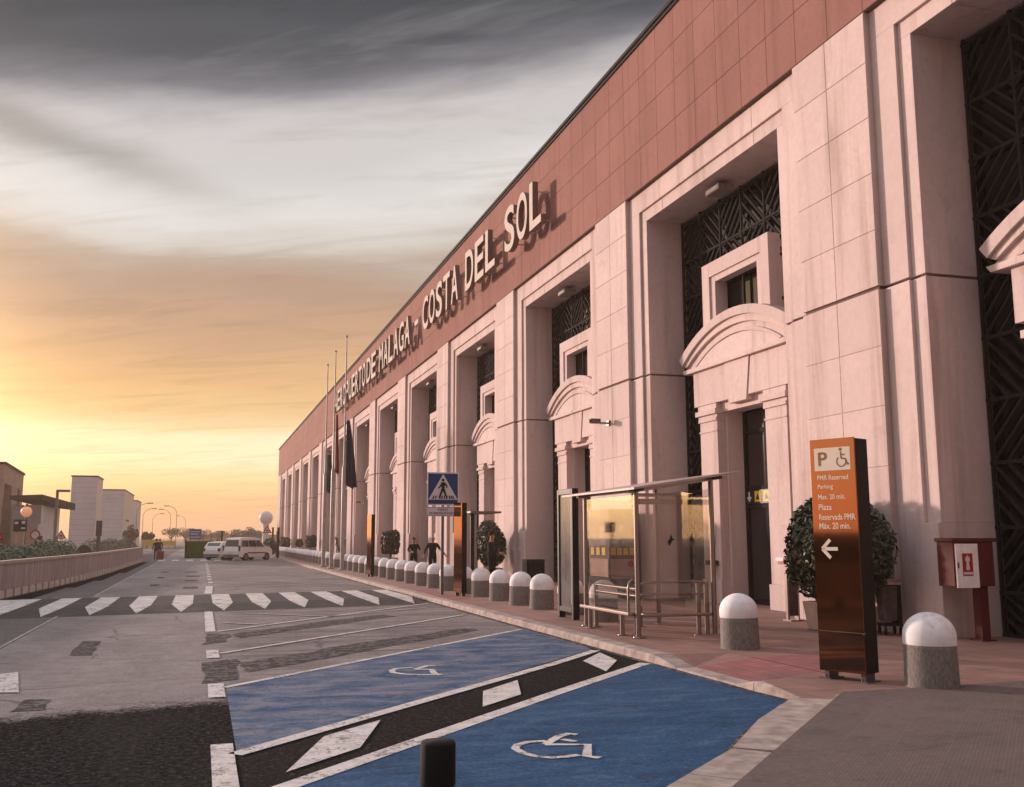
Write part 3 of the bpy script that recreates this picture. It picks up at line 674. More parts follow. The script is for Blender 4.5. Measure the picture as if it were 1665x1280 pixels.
def frame_mesh():
    m_ = MB(); g = .012
    for z0, z1 in ((ZB, 6.275), (6.325, OT + .33)):
        m_.box(0.13, 0.30, O2 + .33, Y2 + .01, z0, z1); m_.box(0.13, 0.30, Y1 - .01, O1 - .33, z0, z1)
    for z0, z1 in ((2.05, 6.275), (6.325, OT)):
        m_.box(0.20, 1.40, O2, O2 + .33, z0, z1); m_.box(0.20, 1.40, O1 - .33, O1, z0, z1)
    m_.box(0.13, 1.40, O2, O2 + .33, ZB, 2.05); m_.box(0.13, 1.40, O1 - .33, O1, ZB, 2.05)
    c1, c2 = O1 + .95, O2 - 1.05
    for y0, y1 in ((O1 - .33, c1), (c1 + g, c2), (c2 + g, O2 + .33)):
        m_.box(0.20, 1.40, y0, y1, OT, OT + .33)
    for y0, y1 in ((Y1 - .01, c1 - .05), (c1 - .05 + g, c2 + .05), (c2 + .05 + g, Y2 + .01)):
        m_.box(0.13, 0.30, y0, y1, OT + .33, 11.628)
    m_.box(0.24, 1.38, O2 + .02, O2 + .33, 6.27, 6.33, 1); m_.box(0.24, 1.38, O1 - .33, O1 - .02, 6.27, 6.33, 1)
    m_.box(0.30, 1.38, O1 - .3, O2 + .3, OT + .02, 11.6, 1)
    return m_
YC = (O1 + O2) / 2
def arc(hw, z_end, z_top, n=24, y0=None):
    h = z_top - z_end; R = (hw * hw + h * h) / (2 * h); zc_ = z_top - R; a0 = math.asin(hw / R)
    return [(R * math.sin(-a0 + 2 * a0 * i / n), zc_ + R * math.cos(-a0 + 2 * a0 * i / n)) for i in range(n + 1)]
def portal_mesh():
    m_ = MB(); X0 = 1.0
    def pr_(poly, xf, xb): m_.prism(poly, lambda a, b: (xf, YC + a, b), lambda a, b: (xb, YC + a, b))
    def b2(a, b, z0, z1, xf, xb=1.8): m_.box(xf, xb, YC + a, YC + b, z0, z1)
    for s_ in (-1, 1):
        def bs(a, b, z0, z1, xf, xb=1.8):
            lo, hi = sorted((s_ * a, s_ * b)); b2(lo, hi, z0, z1, xf, xb)
        bs(1.14, 2.05, 0.75, 4.80, X0); bs(1.10, 2.09, ZB, 0.75, X0 - .04)
        bs(1.12, 2.07, 4.52, 4.57, X0 - .02); bs(1.12, 2.08, 4.80, 4.88, X0 - .04)
        bs(1.07, 2.15, 4.97, 5.10, X0 - .09); bs(1.10, 2.10, 4.88, 4.97, X0 - .02); bs(1.12, 2.09, 5.10, 5.24, X0 - .03)
        bs(1.02, 1.14, ZB, 5.0, X0 + .22)             # inner jamb
    # lintel blocks each side of the splayed keystone
    pr_([(-2.3, 5.25), (-0.44, 5.25), (-0.62, 6.18), (-2.3, 6.18)], X0 - .03, 1.6)
    pr_([(2.3, 5.25), (0.44, 5.25), (0.62, 6.18), (2.3, 6.18)], X0 - .03, 1.6)
    pr_([(-0.42, 5.13), (0.42, 5.13), (0.60, 6.18), (-0.60, 6.18)], X0 - .06, 1.6)
    b2(-1.14, 1.14, 5.0, 5.25, X0 + .12, 1.6)
    # segmental pediment
    pr_([(-2.62, 6.18), (2.62, 6.18), (2.72, 6.30), (-2.72, 6.30)], X0 - .14, 1.3)
    out = arc(2.78, 6.62, 7.46); inn = arc(2.62, 6.42, 7.24)
    pr_(out + inn[::-1], X0 - .20, 1.3)
    inn2 = arc(2.5, 6.36, 7.06)
    pr_(arc(2.63, 6.42, 7.25) + inn2[::-1], X0 - .13, 1.3)
    t2 = arc(2.0, 6.34, 6.82)
    pr_(arc(2.6, 6.34, 7.1) + [(2.6, 6.29), (-2.6, 6.29)], X0 - .05, 1.3)
    pr_(t2 + [(2.0, 6.295), (-2.0, 6.295)], X0 - .075, 1.3)
    tr = arc(2.12, 6.34, 6.94); pr_(tr + arc(2.0, 6.32, 6.84)[::-1], X0 - .10, 1.3)
    # square window frame above
    for a, b, z0, z1 in ((-1.62, -1.02, 6.9, 8.95), (1.02, 1.62, 6.9, 8.95), (-1.02, 1.02, 8.42, 8.95)):
        b2(a, b, z0, z1, X0, 1.36)
    for a, b, z0, z1 in ((-1.63, -1.25, 6.9, 8.96), (1.25, 1.63, 6.9, 8.96), (-1.25, 1.25, 8.58, 8.96)):
        b2(a, b, z0, z1, X0 - .05, 1.2)
    b2(-1.02, 1.02, 6.9, 7.34, X0 + .05, 1.36)
    return m_
def screen_mesh():
    m_ = MB(); xf = 1.30
    zs = [0.2, 0.9, 1.98, 3.06, 4.14, 5.22, 6.3, 7.38, 8.44, 9.50, 10.62]
    ysv = [O1 + .05, O1 + .97, YC - 2.16, YC - 1.08, YC, YC + 1.08, YC + 2.16, O2 - 1.05, O2 - .05]
    ysv = sorted(set([O2 - .05 - 1.08 * i for i in range(7)] + [O1 + .05]))
    for z in zs:
        for a, b in (((O1, YC - 1.9), (YC + 1.9, O2)) if z < 5.5 else ((O1, O2),)): m_.box(xf - .03, xf + .03, a, b, z - .03, z + .03)
    for y in ysv: m_.box(xf - .04, xf + .02, y - .025, y + .025, ZB if abs(y - YC) > 1.9 else 6.9, OT)
    for i, (a, b) in enumerate(zip(ysv, ysv[1:])):
        for j, (z0, z1) in enumerate(zip(zs, zs[1:])):
            if abs((a + b) / 2 - YC) < 2.2 and (z0 < 5.9 or (6 < z0 < 8.3)): continue
            up = (i + j) % 2
            for k in range(7):                         # diagonal slats clipped to the panel
                h = z1 - z0; wv = b - a; off = -1 + 2 * (k + .5) / 7
                t0 = max(0, -off); t1 = min(1, 1 - off)
                if t1 - t0 < .12: continue
                p = (a + wv * t0, z0 + h * (t0 + off)); q = (a + wv * t1, z0 + h * (t1 + off))
                if up: p = (a + b - p[0], p[1]); q = (a + b - q[0], q[1])
                m_.bar((xf, p[0], p[1]), (xf, q[0], q[1]), .035, .05)
    return m_
def glass_mesh():
    m_ = MB(); x = 1.40
    for y0, y1, z0, z1 in ((O1, YC - 2.0, ZB, OT), (YC + 2.0, O2, ZB, OT), (YC - 2.0, YC + 2.0, 5.1, OT)):
        m_.add([(x, y0, z0), (x, y1, z0), (x, y1, z1), (x, y0, z1)], [(0, 1, 2, 3)])
    return m_
def door_mesh():
    m_ = MB(); x = 1.72
    m_.box(x, x + .05, YC - 1.1, YC + 1.1, ZB, 5.0, 0)
    for y in (-1.02, -.02, 1.02): m_.box(x - .06, x - .003, YC + y - .05, YC + y + .05, ZB, 5.0, 1)
    for z in (4.47, 3.05, 2.58): m_.box(x - .055, x - .004, YC - 1.0, YC + 1.0, z - .05, z + .05, 1)
    m_.box(x - .05, x - .005, YC - 1.0, YC + 1.0, ZB, .3, 1)
    return m_
def door_sign_mesh():
    m_ = MB(); x = 1.66
    m_.box(x - .02, x - .003, YC - .97, YC + .97, 2.65, 2.99, 0)
    for i, y in enumerate((.78, .38, -.02, -.42)):       # facing -X: the reader's left is +Y
        if i == 0:
            m_.box(x - .027, x - .022, YC + y - .03, YC + y + .03, 2.74, 2.95, 2)
            m_.prism([(-.12, 2.82), (.12, 2.82), (0, 2.69)], lambda a, b: (x - .028, YC + y + a, b), lambda a, b: (x - .022, YC + y + a, b), 2)
        else:
            m_.box(x - .027, x - .022, YC + y - .14, YC + y + .14, 2.69, 2.96, 1)
            m_.prism([(-.09, 2.75), (.09, 2.75), (.0, 2.9)], lambda a, b: (x - .032, YC + y + a, b), lambda a, b: (x - .026, YC + y + a, b), 0)
    return m_
def door_sticker_mesh():
    m_ = MB(); m_.T = Matrix.Translation((1.70, YC - .55, 1.62)) @ Matrix.Rotation(-PI / 2, 4, 'Y')
    m_.lathe([(0, .012), (.13, .012), (.13, .0)], n=24, sm=False); return m_
glossblack = mat('tinted_glass', (0.007, 0.006, 0.006), 0.05, spec=0.22, var=0.2, scale=0.6)
first = {}
def part(name, mb_, mats, k, bevel=0.0, fix=True, par=None):
    """first time builds the part, then copies share its mesh"""
    if name not in first:
        first[name] = mb_().build(name, mats, par or terminal, (0, P0 + PT * k, 0), bevel, fix); return first[name]
    o = first[name].copy(); scn.collection.objects.link(o); o.parent = par or terminal; o.location = (0, P0 + PT * k, 0); return o
def sub(name, mb_, mats, par):
    if name not in first:
        first[name] = mb_().build(name, mats, par); return first[name]
    o = first[name].copy(); scn.collection.objects.link(o); o.parent = par; return o
for k in range(-1, 14):
    pp = part('pier', pier_mesh, M['pier'], k, 0.006); sub('pier_core', pier_core, [M['pier'], M['joint']], pp)
    if k == 13: break
    part('bay_frame', frame_mesh, [M['pier'], M['joint']], k, 0.008)
    gl_ = part('bay_window', glass_mesh, glossblack, k, fix=False); sub('window_grille', screen_mesh, M['steel_dark'], gl_)
    pt_ = part('doorway', portal_mesh, M['pier'], k, 0.008)
    sub('door', door_mesh, [M['darkglass'], M['steel_dark']], pt_)
    sub('door_sign', door_sign_mesh, [M['black'], M['yellow'], M['signwhite']], pt_)
    sub('door_sticker', door_sticker_mesh, M['yellow'], pt_)
ew = MB(); ew.box(0.0, 2.0, P0 + PT * 13 + 2.4, yend, ZB, 11.62); ew.build('end_wall', M['pier'], terminal)

# raised letters on the fascia
words = [('AEROPUERTO', 88.5, 71.2), ('DE', 70.6, 66.7), ('MALAGA', 65.3, 55.0), ('-', 53.6, 52.7), ('COSTA', 51.5, 43.75), ('DEL', 42.4, 37.65), ('SOL', 36.25, 31.85)]
letter_sign = thing('building_sign', 'raised cream letters reading AEROPUERTO DE MALAGA - COSTA DEL SOL on terracotta fascia', 'sign', (FX, 60, 12.78))
LX = -0.62
for word, ya_, yb_ in words:
    n = len(word); pitch_ = (ya_ - yb_ + (0.28 if n > 1 else 0)) / n
    widths = [pitch_ - 0.28] * n
    for i, ch in enumerate(word):
        y_l = ya_ - i * pitch_; m_ = MB()
        if ch == '-':
            m_.box(LX, LX + .22, yb_ - 60, ya_ - 60, 0.72, 0.98)
        else:
            vs, fs, (a, b, c, d) = text_geo(ch, 0.5, 0.012)
            wd = widths[i] if n > 1 else ya_ - yb_
            gv = [(LX + .11 - v[2] * .22, (y_l - 60) - (v[0] - a) * wd / (b - a), (v[1] - c) * 1.78 / (d - c)) for v in vs]
            zmx = max(v[2] for v in vs)
            m_.add(gv, [f for f in fs if all(vs[i][2] > zmx - .01 for i in f)], 0); m_.add(gv, [f for f in fs if not all(vs[i][2] > zmx - .01 for i in f)], 1)
            m_.bar((LX + .2, y_l - 60 - wd * .3, 0.35), (-.0, y_l - 60 - wd * .3, 0.35), .04, .04)
            m_.bar((LX + .2, y_l - 60 - wd * .3, 1.4), (-.0, y_l - 60 - wd * .3, 1.4), .04, .04)
        m_.build('letter', [M['letters'], M['letterside']], letter_sign)

# soffit floodlights, one in the roof of each bay
def soffit_lamp():
    t = thing('soffit_light', '', 'light', (0, 0, 0), 0, 'lights under the bay soffits')
    m_ = MB(); m_.box(-.22, .22, -.34, .34, -.17, -.03); m_.box(-.08, .08, -.1, .1, -.03, .12); m_.build('housing', M['conc'], t, bevel=.02)
    m_ = MB(); m_.box(-.228, -.221, -.28, .28, -.15, -.05); m_.build('lens', M['greyplastic'], t)
    return t
sl0 = soffit_lamp()
for k in range(-1, 9):
    loc = (12.25, P0 + PT * k + YC, 10.6)
    lab = {0: 'boxy grey floodlight under the soffit above the nearest complete bay', 1: 'small floodlight under the soffit of the bay behind the bus shelter roof'}.get(k, 'small floodlight under the soffit of a further terminal bay')
    if k == -1: lab = 'grey floodlight high in the partly cut off bay at right edge'
    if k == -1: sl0.location = loc; sl0['label'] = lab
    else: dup(sl0, loc, None, lab)

# security cameras
def seccam(loc, label):
    t = thing('security_camera', label, 'camera', loc)
    m_ = MB(); m_.bar((-.02, 0, 0), (-.4, 0, 0), .05, .05); m_.box(-.06, 0.0, -.08, .08, -.08, .08); m_.build('bracket', M['steel_grey'], t)
    m_ = MB(); m_.box(-.62, -.3, -.08, .08, -.02, .12); m_.build('housing', M['greyplastic'], t, bevel=.015)
    m_ = MB(); m_.tube([(-.62, 0, .05), (-.66, 0, .05)], .045, 12); m_.build('lens', M['black'], t)
seccam((FX, 27.5, 5.2), 'grey security camera on bracket on the pier above the bus shelter')
seccam((FX, 74.5, 4.4), 'pale security camera on a distant pier beside the third flagpole')

# ================================================================== BOLLARDS
def bollard0():
    t = thing('bollard', '', 'bollard', (0, 0, 0), 0, 'white capped concrete bollards along the kerb')
    m_ = MB(); m_.lathe([(0, -.05), (.292, -.05), (.295, .0), (.285, .44), (.285, .47), (0, .47)], n=40); m_.build('base', M['conc'], t)
    m_ = MB(); prof = [(.287, .468), (.290, .48), (.290, .56)] + [(.29 * math.cos(a), .56 + .27 * math.sin(a)) for a in [PI / 2 * i / 10 for i in range(1, 10)]] + [(0.0001, .83)]
    m_.lathe(prof, n=40); m_.build('dome', M['white'], t)
    return t
b0 = bollard0(); first_b = True
blist = [(8.08, 9.87, 'large concrete bollard with white dome to the right of the brown totem sign'),
         (8.02, 14.02, 'concrete bollard with white dome between the bus shelter and brown totem'),
         (7.95, 19.3, 'white domed bollard seen through the glass of the bus shelter'),
         (7.95, 21.2, 'white domed bollard half hidden behind the black poster case'),
         (7.88, 23.0, 'concrete bollard first to the left of the black poster case'),
         (7.86, 24.6, 'concrete bollard second to the left of the black poster case'),
         (7.85, 26.4, 'concrete bollard third to the left of the black poster case'),
         (7.85, 28.3, 'concrete bollard just right of the brown column sign beside the crossing'),
         (7.8, 30.1, 'concrete bollard partly hidden behind the brown column sign'),
         (7.75, 31.9, 'concrete bollard just right of the pedestrian crossing sign pole'),
         (7.72, 33.7, 'concrete bollard just left of the pedestrian crossing sign pole')]
for x, y, lab in blist:
    if first_b: b0.location = (x, y, zp(x)); b0['label'] = lab; first_b = False
    else:
        o = dup(b0, (x, y, zp(x)), random.uniform(0, 6), lab); o.rotation_euler = (random.uniform(-.025, .025), random.uniform(-.025, .025), o.rotation_euler[2])
yy = 35.5
while yy < 150:
    if not (55.2 < yy < 57.0) : dup(b0, (7.68, yy, .12), random.uniform(0, 6), 'white domed concrete bollard in the long row leading away beyond the crossing sign')
    yy += 1.93

# ================================================================== TOTEMS
def totem1():
    t = thing('totem_sign', 'tall glossy brown parking totem with P and wheelchair panel and left arrow', 'sign', (7.535, 10.63, zp(7.5)))
    # local frame: u along the face (reader left to right), n outward
    u = Vector((0.394, -0.919, 0)); n = Vector((-0.919, -0.394, 0)); t.rotation_euler = (0, 0, math.atan2(u.y, u.x))
    # in local space: x = u, y = into the body, z up
    m_ = MB(); m_.box(-.305, .305, -.152, -.135, .10, 2.89); m_.build('front_panel', M['brown'], t, bevel=.004)
    m_ = MB(); m_.box(-.298, .298, -.133, .15, .10, 2.88); m_.build('casing', M['browndark'], t, bevel=.006)
    m_ = MB(); m_.box(-.31, .31, -.155, -.10, .565, .572); m_.tube([(.306, -.15, .56), (.306, -.158, .56)], .010, 8); m_.build('seam', M['steel_grey'], t)
    for x in (-.24, .24):
        m_ = MB(); m_.box(x - .03, x + .03, -.1, .1, .0, .10); m_.box(x - .08, x + .08, -.16, .14, -.01, .015)
        for y in (-.13, .11): m_.tube([(x, y, .01), (x, y, .05)], .012, 8)
        m_.build('foot', M['steel_grey'], t)
    m_ = MB(); yf = -.1545
    m_.box(-.245, .245, yf - .001, yf + .002, 2.50, 2.78); m_.build('pictogram_panel', M['cream'], t, bevel=.001)
    m_ = MB(); N = (0, -1, 0); X_ = (1, 0, 0); Z_ = (0, 0, 1)
    put_text(m_, 'P', (-.19, yf - .0035, 2.56), X_, Z_, .12, .17, N)
    m_.build('letter_pictogram', M['picto'], t); m_ = MB()
    # wheelchair figure
    def rib(pts, wd):
        for a, b in zip(pts, pts[1:]): m_.bar((a[0], yf - .0025, a[1]), (b[0], yf - .0025, b[1]), .001, wd)
    cxx, czz = .125, 2.605
    arcp = [(cxx + .062 * math.cos(a), czz + .062 * math.sin(a)) for a in [math.radians(d) for d in range(130, 385, 15)]]
    rib(arcp, .014); rib([(cxx - .005, 2.725), (cxx, 2.64), (cxx + .055, 2.635), (cxx + .08, 2.565), (cxx + .1, 2.575)], .018); rib([(cxx, 2.685), (cxx + .05, 2.685)], .014)
    m_.prism([(cxx - .008 + .02 * math.cos(2 * PI * i / 14), 2.752 + .02 * math.sin(2 * PI * i / 14)) for i in range(14)], lambda a, b: (a, yf - .003, b), lambda a, b: (a, yf - .002, b))
    m_.build('wheelchair_pictogram', M['picto'], t)
    m_ = MB()
    for txt, z, wd, h in (('PMR Reserved', 2.385, .42, .062), ('Parking', 2.265, .21, .068), ('Max. 20 min.', 2.15, .37, .062), ('Plaza', 2.02, .18, .072), ('Reservada PMR', 1.90, .49, .072), ('Máx. 20 min.', 1.79, .42, .076)):
        m_ = MB(); put_text(m_, txt, (-.215, yf, z), X_, Z_, wd, h, N); m_.build('text_line', M['cream'], t)
    zc_ = 1.55; m_ = MB()
    for a, b in (((-.19, zc_), (.02, zc_)), ((-.19, zc_), (-.08, zc_ + .11)), ((-.19, zc_), (-.08, zc_ - .11))):
        m_.bar((a[0], yf, a[1]), (b[0], yf, b[1]), .002, .042)
    m_.build('arrow', M['cream'], t)
    return t
totem1()
def totem_side(loc, rz, lab):
    t = thing('totem_sign', lab, 'sign', loc, rz, 'plain brown totems along the kerb')
    m_ = MB(); m_.box(-.26, .26, -.085, -.07, .1, 2.72); m_.build('front_panel', M['brown'], t, bevel=.004)
    m_ = MB(); m_.box(-.255, .255, -.068, .085, .1, 2.71); m_.build('casing', M['browndark'], t, bevel=.005)
    for x in (-.2, .2):
        m_ = MB(); m_.box(x - .03, x + .03, -.05, .05, -.01, .1); m_.build('foot', M['black'], t)
    return t
totem_side((7.36, 28.85, .12), math.atan2(-.98, .22), 'brown totem seen edge on, just right of the pedestrian crossing sign')
totem_side((7.2, 44.2, .12), math.atan2(-.98, .2), 'smaller looking brown totem further along, left of the large clipped bush')

# ================================================================== PEDESTRIAN CROSSING SIGN
t = thing('crossing_sign', 'square blue pedestrian crossing sign with white plate below on a grey pole', 'sign', (7.0, 29.6, .12), -.05)
m_ = MB(); m_.tube([(0, .05, 0), (0, .05, 3.6)], .05, 14); m_.build('pole', M['steel_grey'], t)
m_ = MB(); m_.box(-.49, .49, -.02, 0.0, 2.66, 3.66); m_.build('sign_back', M['signwhite'], t, bevel=.008)
m_ = MB(); y = -.022
def fx(yv): return lambda a, b: (a, yv, b)
m_.prism([(-.455, 2.70), (.455, 2.70), (.455, 3.62), (-.455, 3.62)], fx(-.024), fx(-.021)); m_.build('blue_face', M['blue'], t)
m_ = MB(); m_.prism([(-.45, 2.83), (.45, 2.83), (0, 3.61)], fx(-.027), fx(-.0245)); m_.build('white_triangle', M['signwhite'], t)
m_ = MB(); q = -.029
def blk(poly): m_.prism(poly, fx(q - .002), fx(q))
def limb(a, b, w0, w1):
    a = Vector(a); b = Vector(b); d = (b - a).normalized(); nn_ = Vector((-d.y, d.x))
    blk([tuple(a + nn_ * w0), tuple(b + nn_ * w1), tuple(b - nn_ * w1), tuple(a - nn_ * w0)])
blk([(.045 * math.cos(2 * PI * i / 16) - .005, 3.425 + .045 * math.sin(2 * PI * i / 16)) for i in range(16)])
limb((0, 3.36), (0, 3.12), .06, .045)
q = -.0315; limb((-.02, 3.34), (-.09, 3.23), .03, .025); limb((-.09, 3.23), (-.15, 3.17), .025, .016)
limb((.02, 3.34), (.10, 3.27), .03, .025); limb((.10, 3.27), (.12, 3.19), .025, .016)
q = -.034; limb((-.015, 3.15), (-.075, 3.0), .04, .03); limb((-.075, 3.0), (-.12, 2.88), .03, .024)
limb((.015, 3.15), (.065, 3.0), .04, .03); limb((.065, 3.0), (.13, 2.89), .03, .024)
q = -.0365
for x in (-.32, -.24, -.10, -.035, .04, .11, .21, .28, .34):
    h = .1
    blk([(x - .022, 2.855), (x + .018, 2.855), (x * .86 + .018, 2.855 + h), (x * .86 - .014, 2.855 + h)])
m_.build('pedestrian_symbol', M['black'], t)
m_ = MB(); m_.box(-.49, .49, -.02, 0, 2.33, 2.62); m_.build('plate', M['signwhite'], t, bevel=.01)
m_ = MB()
for a, b, c, d in ((-.47, .47, 2.345, 2.353), (-.47, .47, 2.597, 2.605), (-.47, -.462, 2.353, 2.597), (.462, .47, 2.353, 2.597)): m_.box(a, b, -.023, -.0205, c, d)
put_text(m_, 'PASO', (-.15, -.0215, 2.50), (1, 0, 0), (0, 0, 1), .30, .07, (0, -1, 0))
put_text(m_, 'SOBREELEVADO', (-.42, -.0215, 2.385), (1, 0, 0), (0, 0, 1), .84, .075, (0, -1, 0))
m_.build('plate_lettering', M['black'], t)

# ================================================================== BUS SHELTER
t = thing('bus_shelter', 'steel and glass bus shelter with thin sloping roof on the pink pavement', 'shelter', (7.2, 15.95, .12))
pz = lambda x: 2.53 + x * .155           # roof underside, local x from the kerb
posts = [(0, 0), (0, 2.4), (1.47, .05), (1.5, 2.35)]
for x, y in posts:
    m_ = MB(); m_.tube([(x, y, 0), (x, y, pz(x) - .02)], .045, 14); m_.lathe([(0, 0), (.10, 0), (.10, .025), (.045, .03)], (x, y, 0), 16); m_.build('post', M['stainless'], t)
m_ = MB()
m_.add([(-.28, -.55, pz(-.28)), (1.78, -.55, pz(1.78)), (1.78, 2.95, pz(1.78)), (-.28, 2.95, pz(-.28)),
        (-.28, -.55, pz(-.28) + .035), (1.78, -.55, pz(1.78) + .035), (1.78, 2.95, pz(1.78) + .035), (-.28, 2.95, pz(-.28) + .035)],
       [(0, 3, 2, 1), (4, 5, 6, 7), (0, 1, 5, 4), (1, 2, 6, 5), (2, 3, 7, 6), (3, 0, 4, 7)])
m_.build('roof', mat('frosted_roof_sheet', (0.46, 0.36, 0.33), 0.4), t)
m_ = MB()
for y in (0, 2.38): m_.bar((-.15, y, pz(-.15) - .035), (1.65, y, pz(1.65) - .035), .06, .06)
m_.bar((0, -.4, pz(0) - .03), (0, 2.8, pz(0) - .03), .05, .05); m_.bar((1.48, -.4, pz(1.48) - .03), (1.48, 2.8, pz(1.48) - .03), .05, .05)
m_.build('roof_beam', M['stainless'], t)
def pane(x0, y0, x1, y1, z0, z1):
    m_ = MB(); d = Vector((x1 - x0, y1 - y0, 0)).normalized(); nn_ = Vector((-d.y, d.x, 0)) * .004
    a = Vector((x0, y0, 0)); b = Vector((x1, y1, 0))
    m_.add([a - nn_ + Vector((0, 0, z0)), b - nn_ + Vector((0, 0, z0)), b - nn_ + Vector((0, 0, z1)), a - nn_ + Vector((0, 0, z1))], [(0, 1, 2, 3)])
    return m_.build('glass_panel', M['glass'], t, fix=False)
pane(-.01, .08, -.01, 2.32, .45, 2.42); pane(.08, .03, 1.40, .06, .40, 2.42); pane(1.49, .12, 1.5, 2.28, .4, 2.55); pane(.08, 2.38, 1.42, 2.36, .45, 2.42)
m_ = MB(); m_.box(.42, 1.42, 1.05, 1.17, 2.30, 2.40); m_.box(.45, 1.40, 1.06, 1.16, 2.44, 2.50); m_.build('lamp_housing', M['stainless'], t)
m_ = MB(); m_.box(-.16, -.02, .06, 2.36, .36, .42); m_.build('seat', M['stainless'], t, bevel=.015)
m_ = MB(); m_.box(.1, 1.40, .0, .16, .34, .40); m_.build('seat', M['stainless'], t, bevel=.015)
for z in (.72, .92):
    m_ = MB(); m_.tube([(.10, .12, z), (1.30, .12, z)] if z < .8 else [(.08, .12, z - .12), (.1, .12, z - .03), (.16, .12, z), (1.28, .12, z), (1.34, .12, z - .03)], .024, 10); m_.build('rail', M['stainless'], t)
m_ = MB(); m_.tube([(.12, .2, .80), (.12, 2.25, .80)], .024, 10); m_.build('rail', M['stainless'], t)
m_ = MB(); m_.tube([(.12, .2, .68), (.12, 2.25, .68)], .022, 10); m_.build('rail', M['stainless'], t)
m_ = MB(); m_.tube([(-.08, .22, .42), (-.08, .22, .82), (-.06, .22, .92), (0, .22, .97), (.06, .22, .95)], .022, 10); m_.build('rail', M['stainless'], t)
for x, y, h in ((-.08, .5, .36), (-.08, 2.0, .36), (.12, .35, .36), (1.2, .12, .9), (1.36, .12, .92), (.9, 1.9, .4), (.12, 2.2, .8)):
    m_ = MB(); m_.tube([(x, y, 0), (x, y, h)], .042, 12); m_.lathe([(0, 0), (.09, 0), (.09, .02), (.042, .025)], (x, y, 0), 14); m_.build('leg', M['stainless'], t)
def bird(x, y, z, flip):
    m_ = MB(); s_ = 1
    m_.add([(x - .07, y, z), (x - .02, y, z + .05), (x + .0, y, z + .13), (x + .03, y, z + .05), (x + .08, y, z + .03), (x + .02, y, z + .015), (x - .03, y, z - .08)], [(0, 1, 2, 3, 4, 5, 6)])
    return m_.build('bird_decal', M['black'], t, fix=False)
bird(.66, .022, 1.62, 0)
m_ = MB(); m_.add([(.75 + p[0], 2.36, 1.62 + p[1]) for p in [(-.09, 0), (-.03, .06), (0, .15), (.03, .06), (.09, .02), (.02, .01), (-.04, -.1)]], [(0, 1, 2, 3, 4, 5, 6)]); m_.build('bird_decal', M['black'], t, fix=False)

# poster case left of the shelter
t = thing('poster_case', 'tall narrow black framed poster case on two feet left of the shelter', 'poster case', (7.52, 20.2, .12))
m_ = MB()
for y in (-.42, .42): m_.box(-.07, .07, y - .05, y + .05, .0, 2.72)
m_.box(-.07, .07, -.37, .37, 2.60, 2.72); m_.box(-.07, .07, -.37, .37, .14, .24); m_.build('frame', M['black'], t, bevel=.008)
m_ = MB(); m_.box(-.04, .04, -.37, .37, .24, 2.60); m_.build('poster_panel', mat('grey_poster', (0.12, 0.11, 0.115), 0.15, spec=0.8, var=0.35, scale=1.5), t)
m_ = MB(); m_.box(-.045, -.041, -.36, -.30, .3, 2.5); m_.build('poster_edge', M['paper'], t)

# information kiosk behind the shelter
t = thing('information_kiosk', 'dark brown kiosk with posters and yellow stickers behind the bus shelter', 'kiosk', (10.95, 25.95, .16))
m_ = MB(); m_.box(-.38, .4, -.75, .75, 0, 2.42); m_.build('cabinet', M['plaque'], t, bevel=.01)
m_ = MB(); m_.box(-.385, .41, -.76, .76, .0, .95, 0); m_.build('base', M['blackmatt'], t)
m_ = MB(); m_.box(-.392, -.386, -.55, -.1, 1.45, 1.95); m_.box(-.3, .05, -.757, -.752, 1.5, 2.0); m_.build('poster', M['metalpanel2'], t)
m_ = MB()
for i in range(4): m_.box(-.34 + i * .18, -.2 + i * .18, -.765, -.756, 1.18, 1.38)
for i in range(3): m_.box(-.398, -.39, -.5 + i * .4, -.25 + i * .4, 1.18, 1.38)
m_.build('sticker', M['yellow'], t)
m_ = MB(); m_.box(-.36, .36, -.775, -.766, .55, 1.08); m_.box(-.402, -.394, -.7, .6, .6, 1.08); m_.build('notice', mat('pinkish_notice', (0.42, 0.30, 0.27), 0.7), t)
m_ = MB(); m_.tube([(.22, -.778, .95), (.22, -.786, .95)], .09, 16); m_.build('round_mark', M['red'], t)

# small flat canopy beside the column totem
t = thing('flat_canopy', 'small flat grey canopy on a dark post behind the brown column totem', 'canopy', (8.55, 31.0, .13))
m_ = MB(); m_.box(-.55, .45, -.9, .9, 2.44, 2.50); m_.build('roof', M['steel_grey'], t)
m_ = MB(); m_.tube([(-.25, 0, 0), (-.25, 0, 2.45)], .07, 12); m_.build('post', M['black'], t)
m_ = MB(); m_.box(-.3, .0, -.4, .4, .42, .48); m_.build('seat', M['black'], t)

# ================================================================== FOREGROUND POST
t = thing('foreground_post', 'short tan post with wide black cap standing on the blue bay in the foreground', 'post', (1.05, 4.5, 0))
m_ = MB(); m_.lathe([(0, -.02), (.066, -.02), (.062, .74), (0, .74)], n=32); m_.build('post', M['post'], t)
m_ = MB(); m_.lathe([(.0, .715), (.074, .715), (.079, .725), (.079, .895), (.074, .905), (0, .907)], n=40); m_.build('cap', M['blackmatt'], t)

